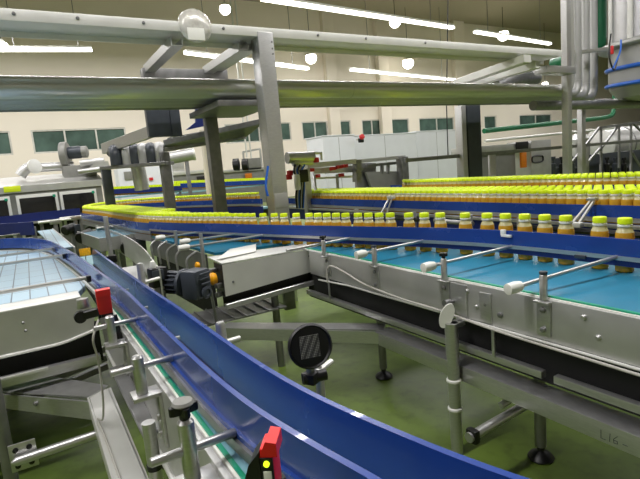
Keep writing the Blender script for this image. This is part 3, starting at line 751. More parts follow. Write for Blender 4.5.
# steel bracket clipped over the second blue rail, and guide rods lying along it
bkp = PZ(592, 211, .89)
bk = thing('rail_bracket', 'forked white steel bracket hooked over the second blue rail at the right', 'bracket', (3.2, 1.95, .8))
yb = PX_(592, 200, 3.26).y
for s_ in (-.022, .022):
    obj('bracket_leg', MB().bar((3.27, yb+s_*.5, .965), (3.02, yb+s_-.03, .84), .014, .02), WHITESTEEL, bk)
obj('bracket_hook', MB().box((3.265, yb, .975), (.05, .06, .02), 0, .004), STEEL, bk)
obj('bracket_foot', MB().box((3.02, yb-.03, .835), (.05, .09, .03), 0, .004), WHITESTEEL, bk)
yb2 = PX_(392, 200, 3.26).y
bk2 = thing('rail_bracket', 'forked grey steel bracket on the second blue rail, below the pusher frame post', 'bracket', (3.2, yb2, .8))
for s_ in (-.05, .05):
    obj('bracket_leg', MB().bar((3.25, yb2+s_*.4, .97), (3.12, yb2+s_, .78), .014, .02), STEEL, bk2)
obj('bracket_hook', MB().box((3.25, yb2, .97), (.05, .08, .03), 0, .004), WHITESTEEL, bk2)
for (y0, y1, lab) in ((4.5, 3.35, 'dark guide rod lying below the second blue rail near the pusher frame'), (3.2, 2.75, 'pale capped guide rod lying below the second blue rail, middle of the picture'), (2.5, .6, 'dark guide rod below the second blue rail at the right edge')):
    t = thing('guide_rod', lab, 'rod', (3.05, (y0+y1)/2, .78), 'guide rods under the second rail')
    obj('rod', MB().tube([(3.06, y0, .79), (3.04, y1, .79)], .02, 10), BLACK if y0 != 3.2 else STEELD, t)
    for f in (.1, .9):
        obj('rod_holder', MB().bx(3.03, 3.07, y0+(y1-y0)*f-.02, y0+(y1-y0)*f+.02, 0, .86, .004), STEEL, t)
# slim spur belts left of the teal conveyor
sb = thing('spur_conveyor', 'small spur conveyor with teal belt beyond the tall blue rail, under the bend', 'conveyor', (.75, 6.2, 0))
obj('belt', MB().slab([(.50, 6.9), (.92, 6.9), (.92, 5.6), (.60, 5.6)], .77, .79), TEAL, sb)
obj('frame', MB().ribbon([(.49, 6.9), (.59, 5.58), (.93, 5.58)], .66, .80, .012), STEEL, sb)
obj('leg', MB().lathe([(.02, 0), (.02, .67)], (.62, 5.65, 0), seg=12), STEEL, sb)
obj('leg', MB().lathe([(.02, 0), (.02, .67)], (.9, 6.8, 0), seg=12), STEEL, sb)
sb2 = thing('spur_conveyor', 'narrow strip conveyor with pale blue slats running away behind the curved belt', 'conveyor', (.12, 6.5, 0))
obj('belt', MB().slab([(.16, 5.0), (.30, 5.0), (.24, 7.6), (.06, 7.6)], .80, .815), SLAB, sb2)
obj('side_frame', MB().ribbon([(.305, 4.9), (.245, 7.7)], .70, .82, .012), STEEL, sb2)
obj('leg', MB().lathe([(.02, 0), (.02, .80)], (.2, 5.3, 0), seg=12), STEEL, sb2)
obj('leg', MB().lathe([(.02, 0), (.02, .80)], (.15, 7.3, 0), seg=12), STEEL, sb2)
tr = thing('steel_trough', 'bare steel sheet trough curving behind the tall blue rail', 'guide', (.75, 4.5, .5))
obj('trough_wall', MB().ribbon(smooth_line([(.74, 7.2), (.80, 5.6), (.76, 4.3), (.62, 3.0)]), .60, .82, .01), PLATE, tr)
obj('trough_floor', MB().slab([(.45, 4.6), (.76, 4.6), (.62, 3.0), (.45, 3.0)], .60, .61), PLATE, tr)
obj('trough_leg', MB().bx(.6, .64, 4.0, 4.04, 0, .6, .003), STEEL, tr)
tg = PZ(148, 269, .62)
obj('warning_tag', MB().box((tg.x, tg.y, .6125), (.05, .22, .003), -.1, .0008), LIMETAG, None, 'yellow tag lying in the steel trough behind the blue rail', 'tag')
p1 = thing('sensor_post', 'thin steel round post rising behind the start of the tall blue rail', 'post', (.62, 5.2, .5))
pa, pb_ = PX_(97, 216, .62), PX_(108, 258, .62)
obj('post', MB().lathe([(.022, 0), (.022, 1.05-.6)], (.62, 5.1, .6), seg=12), STEEL, p1)
obj('base_clamp', MB().box((.62, 5.1, .635), (.09, .09, .07), 0, .01), BLACK, p1)
ar = PZ(85, 252, .875)
orf = thing('orange_reflector', 'small amber reflector plate at the open end of the tall blue rail', 'reflector', (ar.x, ar.y, ar.z-.04))
obj('reflector_plate', MB().box(ar, (.075, .008, .055), -.2, .003), AMBERR, orf)
obj('bracket', MB().bar(ar+Vector((0, .01, -.02)), ar+Vector((.0, .02, -.075)), .02, .006), STEEL, orf)
# clutter of small drives between the spur belts
for k, (px, py, z, lab) in enumerate((((70), 229, .74, 'small black drive motor beside the pale blue strip conveyor'), (86, 236, .74, 'black drive motor under the spur conveyor, in front of the trough'), (132, 246, .68, 'black drive motor behind the trough, nearest the teal belt wing'))):
    p = PZ(px, py, z)
    t = thing('drive_motor', lab, 'motor', (p.x, p.y, z-.1), 'small drive motors')
    obj('motor_body', MB().lathe([(.06, -.12), (.075, -.10), (.075, .08), (.05, .1)], p, (.7, .7, .1), 18), BLACK, t)
    obj('motor_mount', MB().box(p+Vector((.08, .02, -.02)), (.10, .12, .16), .4, .02), DARKGREY, t)
    obj('motor_stand', MB().box(p+Vector((.02, .02, -z/2-.03)), (.05, .05, z-.06), .4, .004), STEELD, t)
for k, (px, py, lab) in enumerate(((55, 222, 'steel bearing block on the strip conveyor, beside the navy rail'), (75, 218, 'steel bearing block under the navy rail near the bend'), (118, 228, 'steel bearing block below the bend rail, by the thin post'))):
    p = PZ(px, py, .80)
    t = thing('bearing_block', lab, 'bearing', (p.x, p.y, .70), 'steel bearing blocks')
    obj('block', MB().box(p, (.16, .10, .07), .1, .01), STEEL, t)
    obj('shaft', MB().tube([p+Vector((-.25, 0, .02)), p+Vector((.25, .03, .02))], .022, 10), WHITESTEEL, t)
    obj('block_stand', MB().box(p+Vector((0, 0, -.40)), (.06, .06, .80), .1, .004), STEELD, t)
# ================================================================== overhead steel frame and pipes
GY = 4.4
fr = thing('overhead_frame', 'overhead stainless steel frame: long beam on a thick square post with cross arms', 'frame', (2.1, GY, 0))
obj('beam', MB().bx(-9, 6.8, GY, GY+.012, 2.605, 2.69, .004).bx(-9, 6.8, GY+.012, GY+.30, 2.605, 2.615, .002).bx(-9, 6.8, GY+.29, GY+.30, 2.56, 2.69, .003), WHITESTEEL, fr)
po = obj('post', MB().bx(2.08, 2.24, GY-.012, GY+.16, 0, 2.65, .008), STEEL, fr)
obj('post_plate', MB().bx(2.09, 2.23, GY-.017, GY-.011, .98, 1.12, .002), PLATE, po)
bh = MB()
for x in (.10, .13, .17, .30, .58, 1.1, 1.42, 1.47, 1.52, 1.57, 1.9, 2.4, 2.9, 2.95, 3.0, 3.05, 3.1, 4.2, 5.0):
    pass
for i, x in enumerate((.12, .55, 1.05, 1.45, 1.75, 2.75, 3.35, 4.2)):
    obj('bolt', MB().lathe([(.014, 0), (.014, .006), (.008, .012)], (x, GY, 2.655), (0, -1, 0), 8), STEELD, fr)
for z in (2.56, 2.50, 2.45):
    obj('bolt', MB().lathe([(.008, 0), (.008, .004)], (2.22, GY-.012, z), (0, -1, 0), 8), STEELD, po)
def arm(x, y0, y1, z=2.5):
    return obj('cross_arm', MB().bar((x, y0, z), (x, y1, z), .10, .012).bar((x-.05, y0, z+.035), (x-.05, y1, z+.035), .012, .085).bar((x+.045, y0, z+.03), (x+.045, y1, z+.03), .012, .07), STEEL, fr)
arm(1.33, GY+.05, 5.6); arm(1.98, GY+.1, 5.6); arm(2.10, GY+.2, 5.6, 2.53)
obj('cross_beam', MB().bx(1.25, 2.2, 5.55, 5.68, 2.40, 2.54), STEELD, fr)
obj('post', MB().bx(1.91, 2.05, 5.64, 5.76, 0, 2.14, .006), STEELD, fr)
obj('saddle', MB().bx(1.75, 2.4, 4.75, 5.74, 2.02, 2.08), STEELD, fr)
obj('cross_arm', MB().bar((5.9, 4.3, 2.52), (5.95, 5.6, 2.44), .14, .10), WHITESTEEL, fr)
obj('cross_arm', MB().bar((6.4, 4.5, 2.50), (6.2, 5.5, 2.42), .12, .10), WHITESTEEL, fr)
obj('end_bracket', MB().bx(6.6, 7.3, 4.5, 4.7, 2.40, 2.50), STEEL, fr)
obj('post', MB().bx(7.27, 7.38, 4.62, 4.72, 0, 9.15, .006), STEEL, fr)
obj('post', MB().bx(PY(582, 140, 5.75).x, PY(582, 140, 5.75).x+.13, 5.75, 5.85, 0, 2.12, .006), STEEL, fr)
dp = PY(475, 140, 5.9)
obj('post', MB().bx(dp.x-.16, dp.x+.16, 5.9, 6.1, 0, 2.2, .006), DARKGREY, fr)
obj('post', MB().bx(dp.x-.30, dp.x-.19, 5.9, 6.05, 0, 2.15, .006), STEEL, fr)

wf = PY(196, 22, GY-.03)
wp = thing('wrapped_fitting', 'round fitting wrapped in clear plastic with a white card, clamped on the steel beam', 'fitting', (wf.x, GY-.03, 2.55))
obj('round_plate', MB().lathe([(.14, 0), (.15, .02), (.14, .05), (.10, .08), (.03, .09)], (wf.x, GY+.03, 2.66), (0, -1, .15), 28), WRAP, wp)
wc2 = PY(196, 34, GY-.08)
obj('card', MB().box((wc2.x, GY-.085, wc2.z), (.15, .004, .10), -.02, .001), WHITE, wp)
obj('clamp', MB().bx(wf.x-.06, wf.x+.06, GY-.02, GY+.24, 2.69, 2.71), STEEL, wp)

pipe_labels = ['polished steel pipe running overhead, the top one of the bundle, turning upwards at the right',
               'steel pipe in the overhead bundle, second in depth behind the bright front pipe',
               'steel pipe in the overhead bundle, third in depth behind the bright front pipe',
               'steel pipe in the overhead bundle, fourth in depth behind the bright front pipe']
for k in range(4):
    y = 4.85+(.0, .24, .42, .60)[k]; r = (.095, .07, .07, .07)[k]; z = (2.205, 2.20, 2.19, 2.18)[k]; x = PY((568, 577, 585.5, 593.5)[k], 40, y).x
    o = obj('steel_pipe', MB().tube(bend([(-15.9, y, z), (x, y, z), (x, y, 9.15)], .22, 8), r, 24), POLISH if k == 0 else PIPE, None, pipe_labels[k], 'pipe', 'overhead steel pipes')
    e = MB()
    for p, q in (((x-.24, y, z), (x-.222, y, z)), ((x, y, z+.222), (x, y, z+.24))): e.tube([p, q], r+.003, 20)
    obj('weld_ring', MB().tube([(x, y, z+.222), (x, y, z+.23)], r+.002, 20), STEEL, o)
    obj('weld_ring', MB().tube([(x-.24, y, z), (x-.23, y, z)], r+.002, 20), STEEL, o)
    obj('weld_ring', MB().tube([(3.4+.3*k, y, z), (3.41+.3*k, y, z)], r+.002, 20), STEEL, o)
obj('steel_pipe', MB().tube([(-15.9, 5.575, 2.15), (20, 5.575, 2.15)], .045, 16), STEELD, None, 'dark lower pipe at the back of the overhead bundle, running on to the hopper', 'pipe', 'overhead steel pipes')
obj('steel_duct', MB().tube(bend([(6.9, 4.95, 2.0), (20, 5.2, 2.0)], .1), .075, 16), STEELD, None, 'dark duct below the pipe bends, running under the hopper', 'duct')
obj('steel_pipe', MB().tube(bend([(7.2, 5.9, 2.45), (7.7, 5.9, 2.62), (8.7, 6.1, 2.66), (8.8, 8.0, 2.66)], .3), .13, 16), STEELD, None, 'thick dark elbow pipe behind the upright pipes', 'pipe', 'overhead steel pipes')

# support tray on the left with short turned-down pipes
ty = 7.2
ts = thing('pipe_tray', 'steel support tray under the overhead pipes with a sloping top rail, over the bend', 'frame', (1.4, 7.6, 0))
a0, a1 = PY(103, 149, 8.4), PY(153, 131, 6.9)
obj('tray_rail', MB().bar(a0, a1, .05, .16), STEEL, ts)
b0, b1 = PY(112, 166, 8.6), PY(250, 130, 6.0)
obj('tray_floor', MB().bar(PY(105, 168, 8.2), PY(170, 163, 7.45), .26, .05), STEELD, ts)
obj('tray_pan', MB().prism([PY(163, 148, 7.4), PY(245, 138, 6.4), PY(265, 122, 6.0), PY(168, 140, 6.8)], (0, 0, .03)), STEELD, ts)
obj('tray_side', MB().bar(PY(165, 143, 6.8), PY(265, 121, 6.0), .10, .07), STEELD, ts)
obj('tray_side', MB().bar(PY(165, 150, 7.4), PY(245, 137, 6.4), .10, .05), STEELD, ts)
c = PY(108, 186, 8.6); obj('leg', MB().bx(c.x-.07, c.x+.07, 8.53, 8.67, 0, 1.62), DARKGREY, ts)
c = PY(167, 180, 7.5); obj('leg', MB().bx(c.x-.07, c.x+.07, 7.43, 7.57, 0, 1.75), STEELD, ts)
c = PY(139, 180, 8.2); obj('chute', MB().tube([(c.x, 8.2, 1.72), (c.x+.03, 8.2, 1.22)], .11, 14), STEEL, ts)
for k, px in enumerate((116, 128, 136, 144, 152, 161)):
    p = PY(px, 156.5-.5*k, 7.95-.08*k)
    obj('turned_pipe', MB().tube(bend([p+Vector((.03, .5, .10)), p+Vector((0, 0, .10)), p+Vector((0, 0, -.13))], .1), .09, 14), PIPE if k % 2 else DARKGREY, ts)  # pale pipes between dark ones paint in the highlights of the bundle
for k, (px, w_) in enumerate(((159, 17), (175, 8))):
    p = PY(px, 118, 6.2); obj('hanger', MB().bx(p.x-w_/120, p.x+w_/120, 6.2, 6.3, p.z-.22, p.z+.30), DARKGREY, ts)
p = PY(200, 118, 6.3)
obj('gusset', MB().prism([PY(196, 106, 6.3), PY(216, 106, 6.3), PY(214, 124, 6.3), PY(186, 130, 6.3), PY(196, 122, 6.3)], (0, .05, 0)), NAVY, ts)
obj('beige_post', MB().lathe([(.06, 0), (.06, 2.2)], (PY(207, 170, 9.0).x, 9.0, 0), seg=12), WALL, None, 'thin beige post left of the second square post', 'post')

# ------------------------------------------------------------------ oven-like machine at the left
OY = 10.8
om = thing('tunnel_machine', 'long grey tunnel machine with dark glass doors and a sloping steel roof', 'machine', (0, OY, 0))
xr = PY(103, 195, OY).x
zt = PY(50, 189, OY).z; zt += .10; zr = zt+.24
obj('housing', MB().bx(-4, xr, OY, OY+1.6, .1, zt, .02), MIDGREY, om)
obj('roof', MB().prism([(-4, OY-.05, zt), (-4, OY-.05, zt-.12), (-4, OY+1.7, zt-.12), (-4, OY+1.7, zt+.12), (-4, OY+.9, zt+.20)], (xr+4.03, 0, 0)), PLATE, om)
for a_, b_ in ((-30, 11), (17, 59), (61, 98)):
    x0, x1 = PY(a_, 205, OY).x, PY(b_, 205, OY).x
    dz = zt-.17
    f = obj('door', MB().bx(x0, x1, OY-.05, OY-.005, .45, dz, .006), WHITESTEEL, om)
    obj('door_pane', MB().bx(x0+.05, x1-.05, OY-.058, OY-.049, .5, dz-.06, .002), DARKGLASS, f)
    obj('latch', MB().box((x1-.06, OY-.06, dz-.06), (.05, .02, .05), 0, .004), GREEN, f)
tp = PY(12, 188, OY-.075)
obj('label_plate', MB().box((tp.x, OY-.06, tp.z-.02), (.27, .01, .11), 0, .002), LIMETAG, om, label='yellow label plate')
bl = thing('blower', 'grey centrifugal blower with motor standing on the tunnel machine roof', 'blower', (.9, OY+.7, zt+.18))
bp = PY(62, 158, OY+.6); bp.z += .06
obj('fan_housing', MB().lathe([(.08, 0), (.25, .01), (.26, .03), (.26, .11), (.25, .13), (.08, .14)], bp, (1, -.35, 0), 28), MIDGREY, bl)
obj('motor_barrel', MB().lathe([(.12, .14), (.125, .16), (.125, .36), (.11, .40), (.11, .44), (.05, .45)], bp+Vector((0, 0, .03)), (1, -.35, 0), 20), DARKGREY, bl)
obj('motor_cap', MB().lathe([(.12, .40), (.12, .49), (.08, .51)], bp+Vector((0, 0, .03)), (1, -.35, 0), 20), MIDGREY, bl)
obj('pedestal', MB().box(bp+Vector((.28, 0, -.36)), (.62, .4, .26), 0, .02), MIDGREY, bl)
obj('outlet_pipe', MB().tube([bp+Vector((.3, -.2, -.20)), bp+Vector((.75, -.3, -.18))], .07, 14), PLATE, bl)
dcp = PY(32, 168, OY+.5)
du = thing('roof_duct', 'round silver duct lying on the tunnel machine roof beside the blower', 'duct', (dcp.x, OY+.5, zt+.2))
obj('duct_tube', MB().tube([dcp+Vector((.05, .05, 0)), dcp+Vector((.75, .12, .0))], .09, 16), STEEL, du)
obj('duct_elbow', MB().tube(bend([dcp+Vector((.04, 0, .03)), dcp+Vector((-.12, -.05, -.01)), dcp+Vector((-.22, -.05, -.14))], .1), .10, 18), PLATE, du)
obj('duct_end', MB().lathe([(.06, 0), (.14, .01), (.14, .05), (.05, .06)], dcp+Vector((.03, -.14, .02)), (.5, -.85, .1), 20), WHITESTEEL, du)
hp = thing('roof_hopper', 'slanted grey sheet hood leaning from the machine roof towards the pipe tray', 'hood', (1.5, OY, zt))
obj('hood_sheet', MB().prism([PY(84, 172, OY), PY(112, 172, OY), PY(108, 161, OY), PY(96, 162, OY)], (.05, .5, 0)), PLATE, hp)
obj('hood_pipe', MB().tube([PY(78, 172, OY), PY(108, 168, OY)], .05, 12), STEEL, hp)
# navy rails of the conveyor in front of the machine
nr = thing('infeed_conveyor', 'conveyor with long navy side rail in front of the tunnel machine doors', 'conveyor', (0, 9.4, 0))
pts_n = [PZ(-60, 226, .90), PZ(0, 220, .90), PZ(40, 215, .90), PZ(80, 211, .90)]
obj('guide_rail', MB().ribbon([(p.x, p.y) for p in pts_n], .80, .955, .02), NAVY, nr)
obj('rail_strip', MB().ribbon([(p.x, p.y-.03) for p in pts_n], .76, .80, .03), STEEL, nr)
obj('belt', MB().slab([(p.x, p.y+.05) for p in pts_n]+[(p.x, p.y+.3) for p in reversed(pts_n)], .76, .79), TEALD, nr)
for p in pts_n[1:]: obj('leg', MB().bx(p.x-.03, p.x+.03, p.y+.1, p.y+.16, 0, .77), STEELD, nr)
nb = thing('navy_end_guard', 'dark navy end guard at the head of the pale blue curved belt', 'guard', (-.3, 7, .8))
g0, g1 = PZ(-60, 232, .9), PZ(33, 227, .9)
obj('guard_sheet', MB().ribbon([(g0.x, g0.y), (g1.x, g1.y)], .80, .965, .03), NAVY, nb)
obj('guard_leg', MB().bx(g1.x-.03, g1.x+.03, g1.y+.02, g1.y+.08, 0, .9), STEELD, nb)

# ------------------------------------------------------------------ second return run far back, left of the thick post
fl = [Vector((p.x, p.y, 0)) for p in (PZ(175, 186, .945), PZ(262, 183, .945))]
d = 13.0
q0, q1 = PY(176, 186, 15.0), PY(268, 182, 15.0)
fb = thing('distant_conveyor', 'far conveyor with blue rail and bright caps, left of the thick post', 'conveyor', (q0.x, 15, 0))
obj('guide_rail', MB().bar((q0.x, 15, q0.z), (q1.x, 15, q1.z), .03, .14), BLUE, fb)
obj('belt', MB().bx(q0.x, q1.x, 15.02, 15.4, q1.z-.1, q1.z-.06), TEALD, fb)
obj('leg', MB().bx(q0.x, q0.x+.06, 15.1, 15.16, 0, q1.z-.1), STEELD, fb); obj('leg', MB().bx(q1.x-.06, q1.x, 15.1, 15.16, 0, q1.z-.1), STEELD, fb)
mc_ = MB()
n = 46
for k in range(n):
    x = q0.x+(q1.x-q0.x)*(k+.5)/n; z = q0.z+(q1.z-q0.z)*(k+.5)/n
    mc_.lathe([(.05, -.1), (.05, .02), (.03, .05)], (x, 15.2, z+.0), seg=7, mi=1).lathe([(.045, .05), (.045, .14), (.04, .15)], (x, 15.2, z), seg=7, mi=0)
obj('distant_bottles', mc_, [LIME, AMBER], None, 'tiny lime-capped bottles on the far conveyor left of the thick post', 'bottles', kind='stuff')

r0, r1 = PY(106, 192, 13.0), PY(182, 188, 13.0)
fb2 = thing('distant_conveyor', 'far conveyor with dark blue rail and bright caps, right behind the tray legs', 'conveyor', (r0.x, 13, 0))
obj('guide_rail', MB().bar((r0.x, 13, r0.z), (r1.x, 13, r1.z), .03, .12), NAVY, fb2)
obj('belt', MB().bx(r0.x, r1.x, 13.02, 13.4, r1.z-.1, r1.z-.06), TEALD, fb2)
obj('leg', MB().bx(r0.x, r0.x+.06, 13.1, 13.16, 0, r1.z-.1), STEELD, fb2); obj('leg', MB().bx(r1.x-.06, r1.x, 13.1, 13.16, 0, r1.z-.1), STEELD, fb2)
mc2_ = MB()
for k in range(60):
    x = r0.x+(r1.x-r0.x)*((k//2)+.5)/30; z = r0.z+(r1.z-r0.z)*((k//2)+.5)/30
    mc2_.lathe([(.036, -.1), (.036, .03), (.025, .06)], (x, 13.12+.08*(k % 2), z), seg=7, mi=1).lathe([(.03, .06), (.03, .11), (.028, .12)], (x, 13.12+.08*(k % 2), z), seg=7, mi=0)
obj('distant_bottles', mc2_, [LIME, AMBER], None, 'tiny lime-capped bottles on the far conveyor seen between the tray legs', 'bottles', kind='stuff')

# machine table between the square posts
mt = thing('packing_machine', 'grey machine bench with rollers and an upright frame between the two square posts', 'machine', (8, 17, 0))
u = lambda px, py, y: PY(px, py, y)
e0, e1 = u(224, 173, 17), u(268, 170, 17)
obj('bench', MB().bx(e0.x, e1.x, 17, 17.8, .2, e0.z), MIDGREY, mt)
obj('bench_top', MB().bx(e0.x-.05, e1.x+.2, 16.9, 17.9, e0.z, e0.z+.10), PLATE, mt)
for px in (233, 242):
    c = u(px, 165, 17); obj('roller', MB().lathe([(.15, 0), (.22, .02), (.22, .22), (.15, .24)], (c.x, 17, c.z), (1, -.6, 0), 16), BLACK, mt)
c = u(253, 164, 17); obj('cabinet', MB().box((c.x, 17.1, c.z), (.55, .4, .42)), MIDGREY, mt)
f0, f1 = u(243, 152, 17.2), u(260, 149, 17.2)
obj('upright_frame', MB().bar(f0, f1, .07, .07).bar(f0, (f0.x, 17.2, e0.z), .06, .06).bar(f1, (f1.x, 17.2, e0.z), .06, .06), STEEL, mt)
c = u(248, 176, 16.95); obj('yellow_guard', MB().box((c.x, 16.9, c.z), (.26, .05, .2)), ORANGE, mt, label='orange guard plate')
c = u(247, 135, 17); obj('drop_pipe', MB().tube([(c.x-.05, 17.1, e0.z+.5), (c.x-.05, 17.1, 9.15)], .035, 8), WHITESTEEL, mt)
obj('drop_pipe', MB().tube([(c.x+.12, 17.1, e0.z+.3), (c.x+.12, 17.1, 9.15)], .03, 8), WHITESTEEL, mt)
e2 = u(180, 172, 17); e3 = u(215, 172, 17)
mt2 = thing('filler_machine', 'pale grey machine block with a dark opening, seen beyond the return run', 'machine', (e2.x, 17, 0))
obj('housing', MB().bx(e2.x-.5, e3.x+.15, 17, 18.2, .1, e2.z-.1), MIDGREY, mt2)
obj('top_rail', MB().bx(e2.x-.5, e3.x+.15, 16.9, 17.1, e2.z-.1, e2.z+.02), WHITESTEEL, mt2)
obj('opening', MB().bx(e2.x+.55, e3.x-.1, 16.97, 17.02, e2.z-.55, e2.z-.2), BLACK, mt2)
obj('control_block', MB().bx(e2.x-.3, e2.x+.2, 17.1, 17.6, e2.z, e2.z+.5), PLATE, mt2)
dl = thing('round_duct', 'light grey round duct lying across behind the pipe tray', 'duct', (u(182, 158, 12).x, 12, 1.7))
obj('duct_tube', MB().tube([u(160, 160, 12), u(192, 154, 12)], .15, 18), PLATE, dl)
for px_ in (166, 186):
    c = u(px_, 157, 12); obj('duct_stand', MB().bx(c.x-.04, c.x+.04, 11.96, 12.04, 0, c.z-.05), STEELD, dl)
obj('duct_end', MB().lathe([(.1, 0), (.16, .01), (.16, .06), (.1, .07)], u(192, 154, 12), (1, -.2, .1), 20), WHITESTEEL, dl)
mt3 = thing('control_cabinet', 'pale cabinet with small red light between the machine roof and the pipe tray', 'cabinet', (u(150, 175, 14).x, 14, 0))
c = u(142, 175, 14); c2 = u(162, 175, 14)
obj('cabinet_body', MB().bx(u(118, 175, 14).x, c2.x+.3, 14, 14.6, .1, u(130, 168, 14).z), PANEL, mt3)
obj('red_light', MB().box((u(151, 179, 14).x, 13.98, u(151, 179, 14).z), (.1, .04, .08)), REDV, mt3)
obj('cabinet_window', MB().bx(u(124, 175, 14).x, u(133, 175, 14).x, 13.97, 14, c.z-.1, c.z+.12), MIDGREY, mt3)

# ------------------------------------------------------------------ pneumatic pusher station right of the thick post
PYY = 5.75
sv = thing('valve_station', 'steel post with bundled hoses, silver cylinder and red fittings beside the thick post', 'machine', (u(308, 200, PYY).x, PYY, 0))
c = u(308, 180, PYY); obj('post', MB().bx(c.x-.045, c.x+.045, PYY, PYY+.09, 0, u(308, 168, PYY).z), STEEL, sv)
obj('cylinder', MB().tube([u(287, 158, PYY), u(313, 157, PYY)], .075, 18), SILVERPIPE, sv)
obj('cylinder', MB().tube([u(293, 163, PYY), u(312, 162, PYY)], .045, 14), SILVERPIPE, sv)
obj('cylinder_rod', MB().tube([u(313, 153, PYY), u(321, 153, PYY), u(321, 160, PYY)], .022, 10), STEEL, sv)
for px, py in ((316, 160), (289, 177), (290, 173)):
    obj('red_fitting', MB().box(u(px, py, PYY-.05), (.07, .06, .07), .3, .015), REDV, sv)
for k in range(7):
    x0 = 295+1.6*k
    obj('hose', MB().tube(smooth_line([u(x0, 165+k % 3, PYY-.1), u(294+k*1.2, 172, PYY-.16), u(298+k, 180, PYY-.15), u(296+k*1.3, 195, PYY-.12), u(297+k, 208, PYY-.05)], 5), .013, 8), [BLACK, CABLE, BLUEH, BLACK, CABLE, BLACK, BLUEH][k], sv)
obj('filter_bowl', MB().lathe([(.03, 0), (.04, .02), (.04, .18), (.03, .2)], u(298, 190, PYY-.2), seg=14), WHITE, sv)
obj('valve_block', MB().box(u(302, 176, PYY-.12), (.14, .1, .16), .2, .01), BLACK, sv)
bh_ = obj('air_hose', MB().tube(smooth_line([u(268, 166, 4.375), u(266.5, 178, 4.375), u(266, 188, 4.375), u(268, 196, 4.375)], 5), .012, 8), BLUEH, None, 'bright blue hose strapped along the thick square post', 'hose')
pf = thing('pusher_frame', 'steel pusher frame with red fittings spanning the packed bottles right of the hoses', 'machine', (u(350, 190, 6.2).x, 6.2, 0))
PF = 6.2
obj('top_beam', MB().bar(u(306, 166, PF), u(355, 161.5, PF), .1, .075), STEEL, pf)
obj('front_panel', MB().prism([u(314, 168, PF+.1), u(357, 165, PF+.1), u(357, 172, PF+.1), u(314, 174, PF+.1)], (0, .04, 0)), PLATE, pf)
obj('low_bar', MB().bar(u(312, 178.5, PF), u(352, 176.5, PF), .03, .03), WHITESTEEL, pf)
for a_, b_ in (((314, 175), (317, 207)), ((337, 175), (339, 207))):
    obj('hanger_rod', MB().tube([u(*a_, PF-.1), u(*b_, PF-.35)], .022, 10), STEEL, pf)
obj('side_post', MB().bar(u(357, 160, PF), u(357, 182, PF), .12, .09), STEELD, pf)
for px, py in ((311, 170), (317, 176), (333, 168.5), (339, 167), (341, 175), (345, 166)):
    obj('red_fitting', MB().box(u(px, py, PF-.08), (.10, .05, .05), .2, .012), REDV, pf)
obj('red_fitting', MB().bar(u(330, 169.5, PF-.06), u(345, 165.5, PF-.06), .04, .04), REDV, pf)
hb = thing('feed_hopper', 'grey sheet hopper with open window frame behind the packed bottles, by a square steel post', 'hopper', (u(385, 180, 7).x, 7, 0))
HY = 7.0
obj('hopper_sheet', MB().prism([u(366, 172, HY), u(401, 171, HY), u(401, 188, HY), u(372, 188, HY)], (0, .06, 0)), MIDGREY, hb)
obj('hopper_sheet', MB().prism([u(357, 163, HY+.1), u(376, 163, HY+.1), u(376, 188, HY+.1), u(357, 188, HY+.1)], (0, .06, 0)), STEELD, hb)
obj('top_rail', MB().bar(u(357, 161.5, HY-.1), u(404, 157, HY-.1), .1, .06), STEEL, hb)
obj('mid_rail', MB().bar(u(366, 166, HY), u(400, 162.5, HY), .06, .05), STEELD, hb)
obj('post', MB().bar(u(402, 157, HY-.15), (u(403, 187, HY-.15).x, HY-.15, 0), .17, .14), STEELD, hb)
for px in (382, 388): obj('mullion', MB().bar(u(px, 165, HY), u(px, 173, HY), .05, .05), STEELD, hb)

# white cabinets at the back
for (a_, b_, t_, lab) in (((325, 167), (356, 135), 15.2, 'white panel cabinet with a red lamp on its corner, by the window wall'),
                          ((352, 167), (418, 133), 16.4, 'long white panel cabinet under the windows, middle of three'),
                          ((418, 167), (457, 130), 16.8, 'white panel cabinet under the windows, beside the dark square post')):
    l, r_ = u(*a_, t_), u(b_[0], a_[1], t_); top = u(b_[0], b_[1], t_).z
    t = thing('panel_cabinet', lab, 'cabinet', (l.x, t_, 0), 'white panel cabinets')
    obj('cabinet_body', MB().bx(l.x, r_.x, t_, t_+1.2, 0, top, .02), PANEL, t)
    m_ = MB(); n = max(2, int((r_.x-l.x)/1.6))
    for k in range(1, n):
        x = l.x+(r_.x-l.x)*k/n
        obj('panel_joint', MB().bx(x-.008, x+.008, t_-.004, t_+.01, .05, top-.05, .001), MIDGREY, t)
    obj('top_capping', MB().bx(l.x-.03, r_.x+.03, t_-.03, t_+1.23, top, top+.04, .01), PANEL, t)
bn = thing('beacon', 'small red and black lamp on the corner of the white panel cabinet', 'lamp', u(361, 139, 14.9))
c = u(361, 137.5, 15.0); obj('lens', MB().lathe([(.07, 0), (.1, .03), (.09, .12), (.04, .15)], c, (0, -1, .3), 14), REDV, bn)
obj('housing', MB().box(c+Vector((.05, .08, -.1)), (.18, .14, .16), .2, .02), BLACK, bn)
obj('arm', MB().box(c+Vector((.1, .2, -.05)), (.3, .2, .06), .2, .02), WHITE, bn)

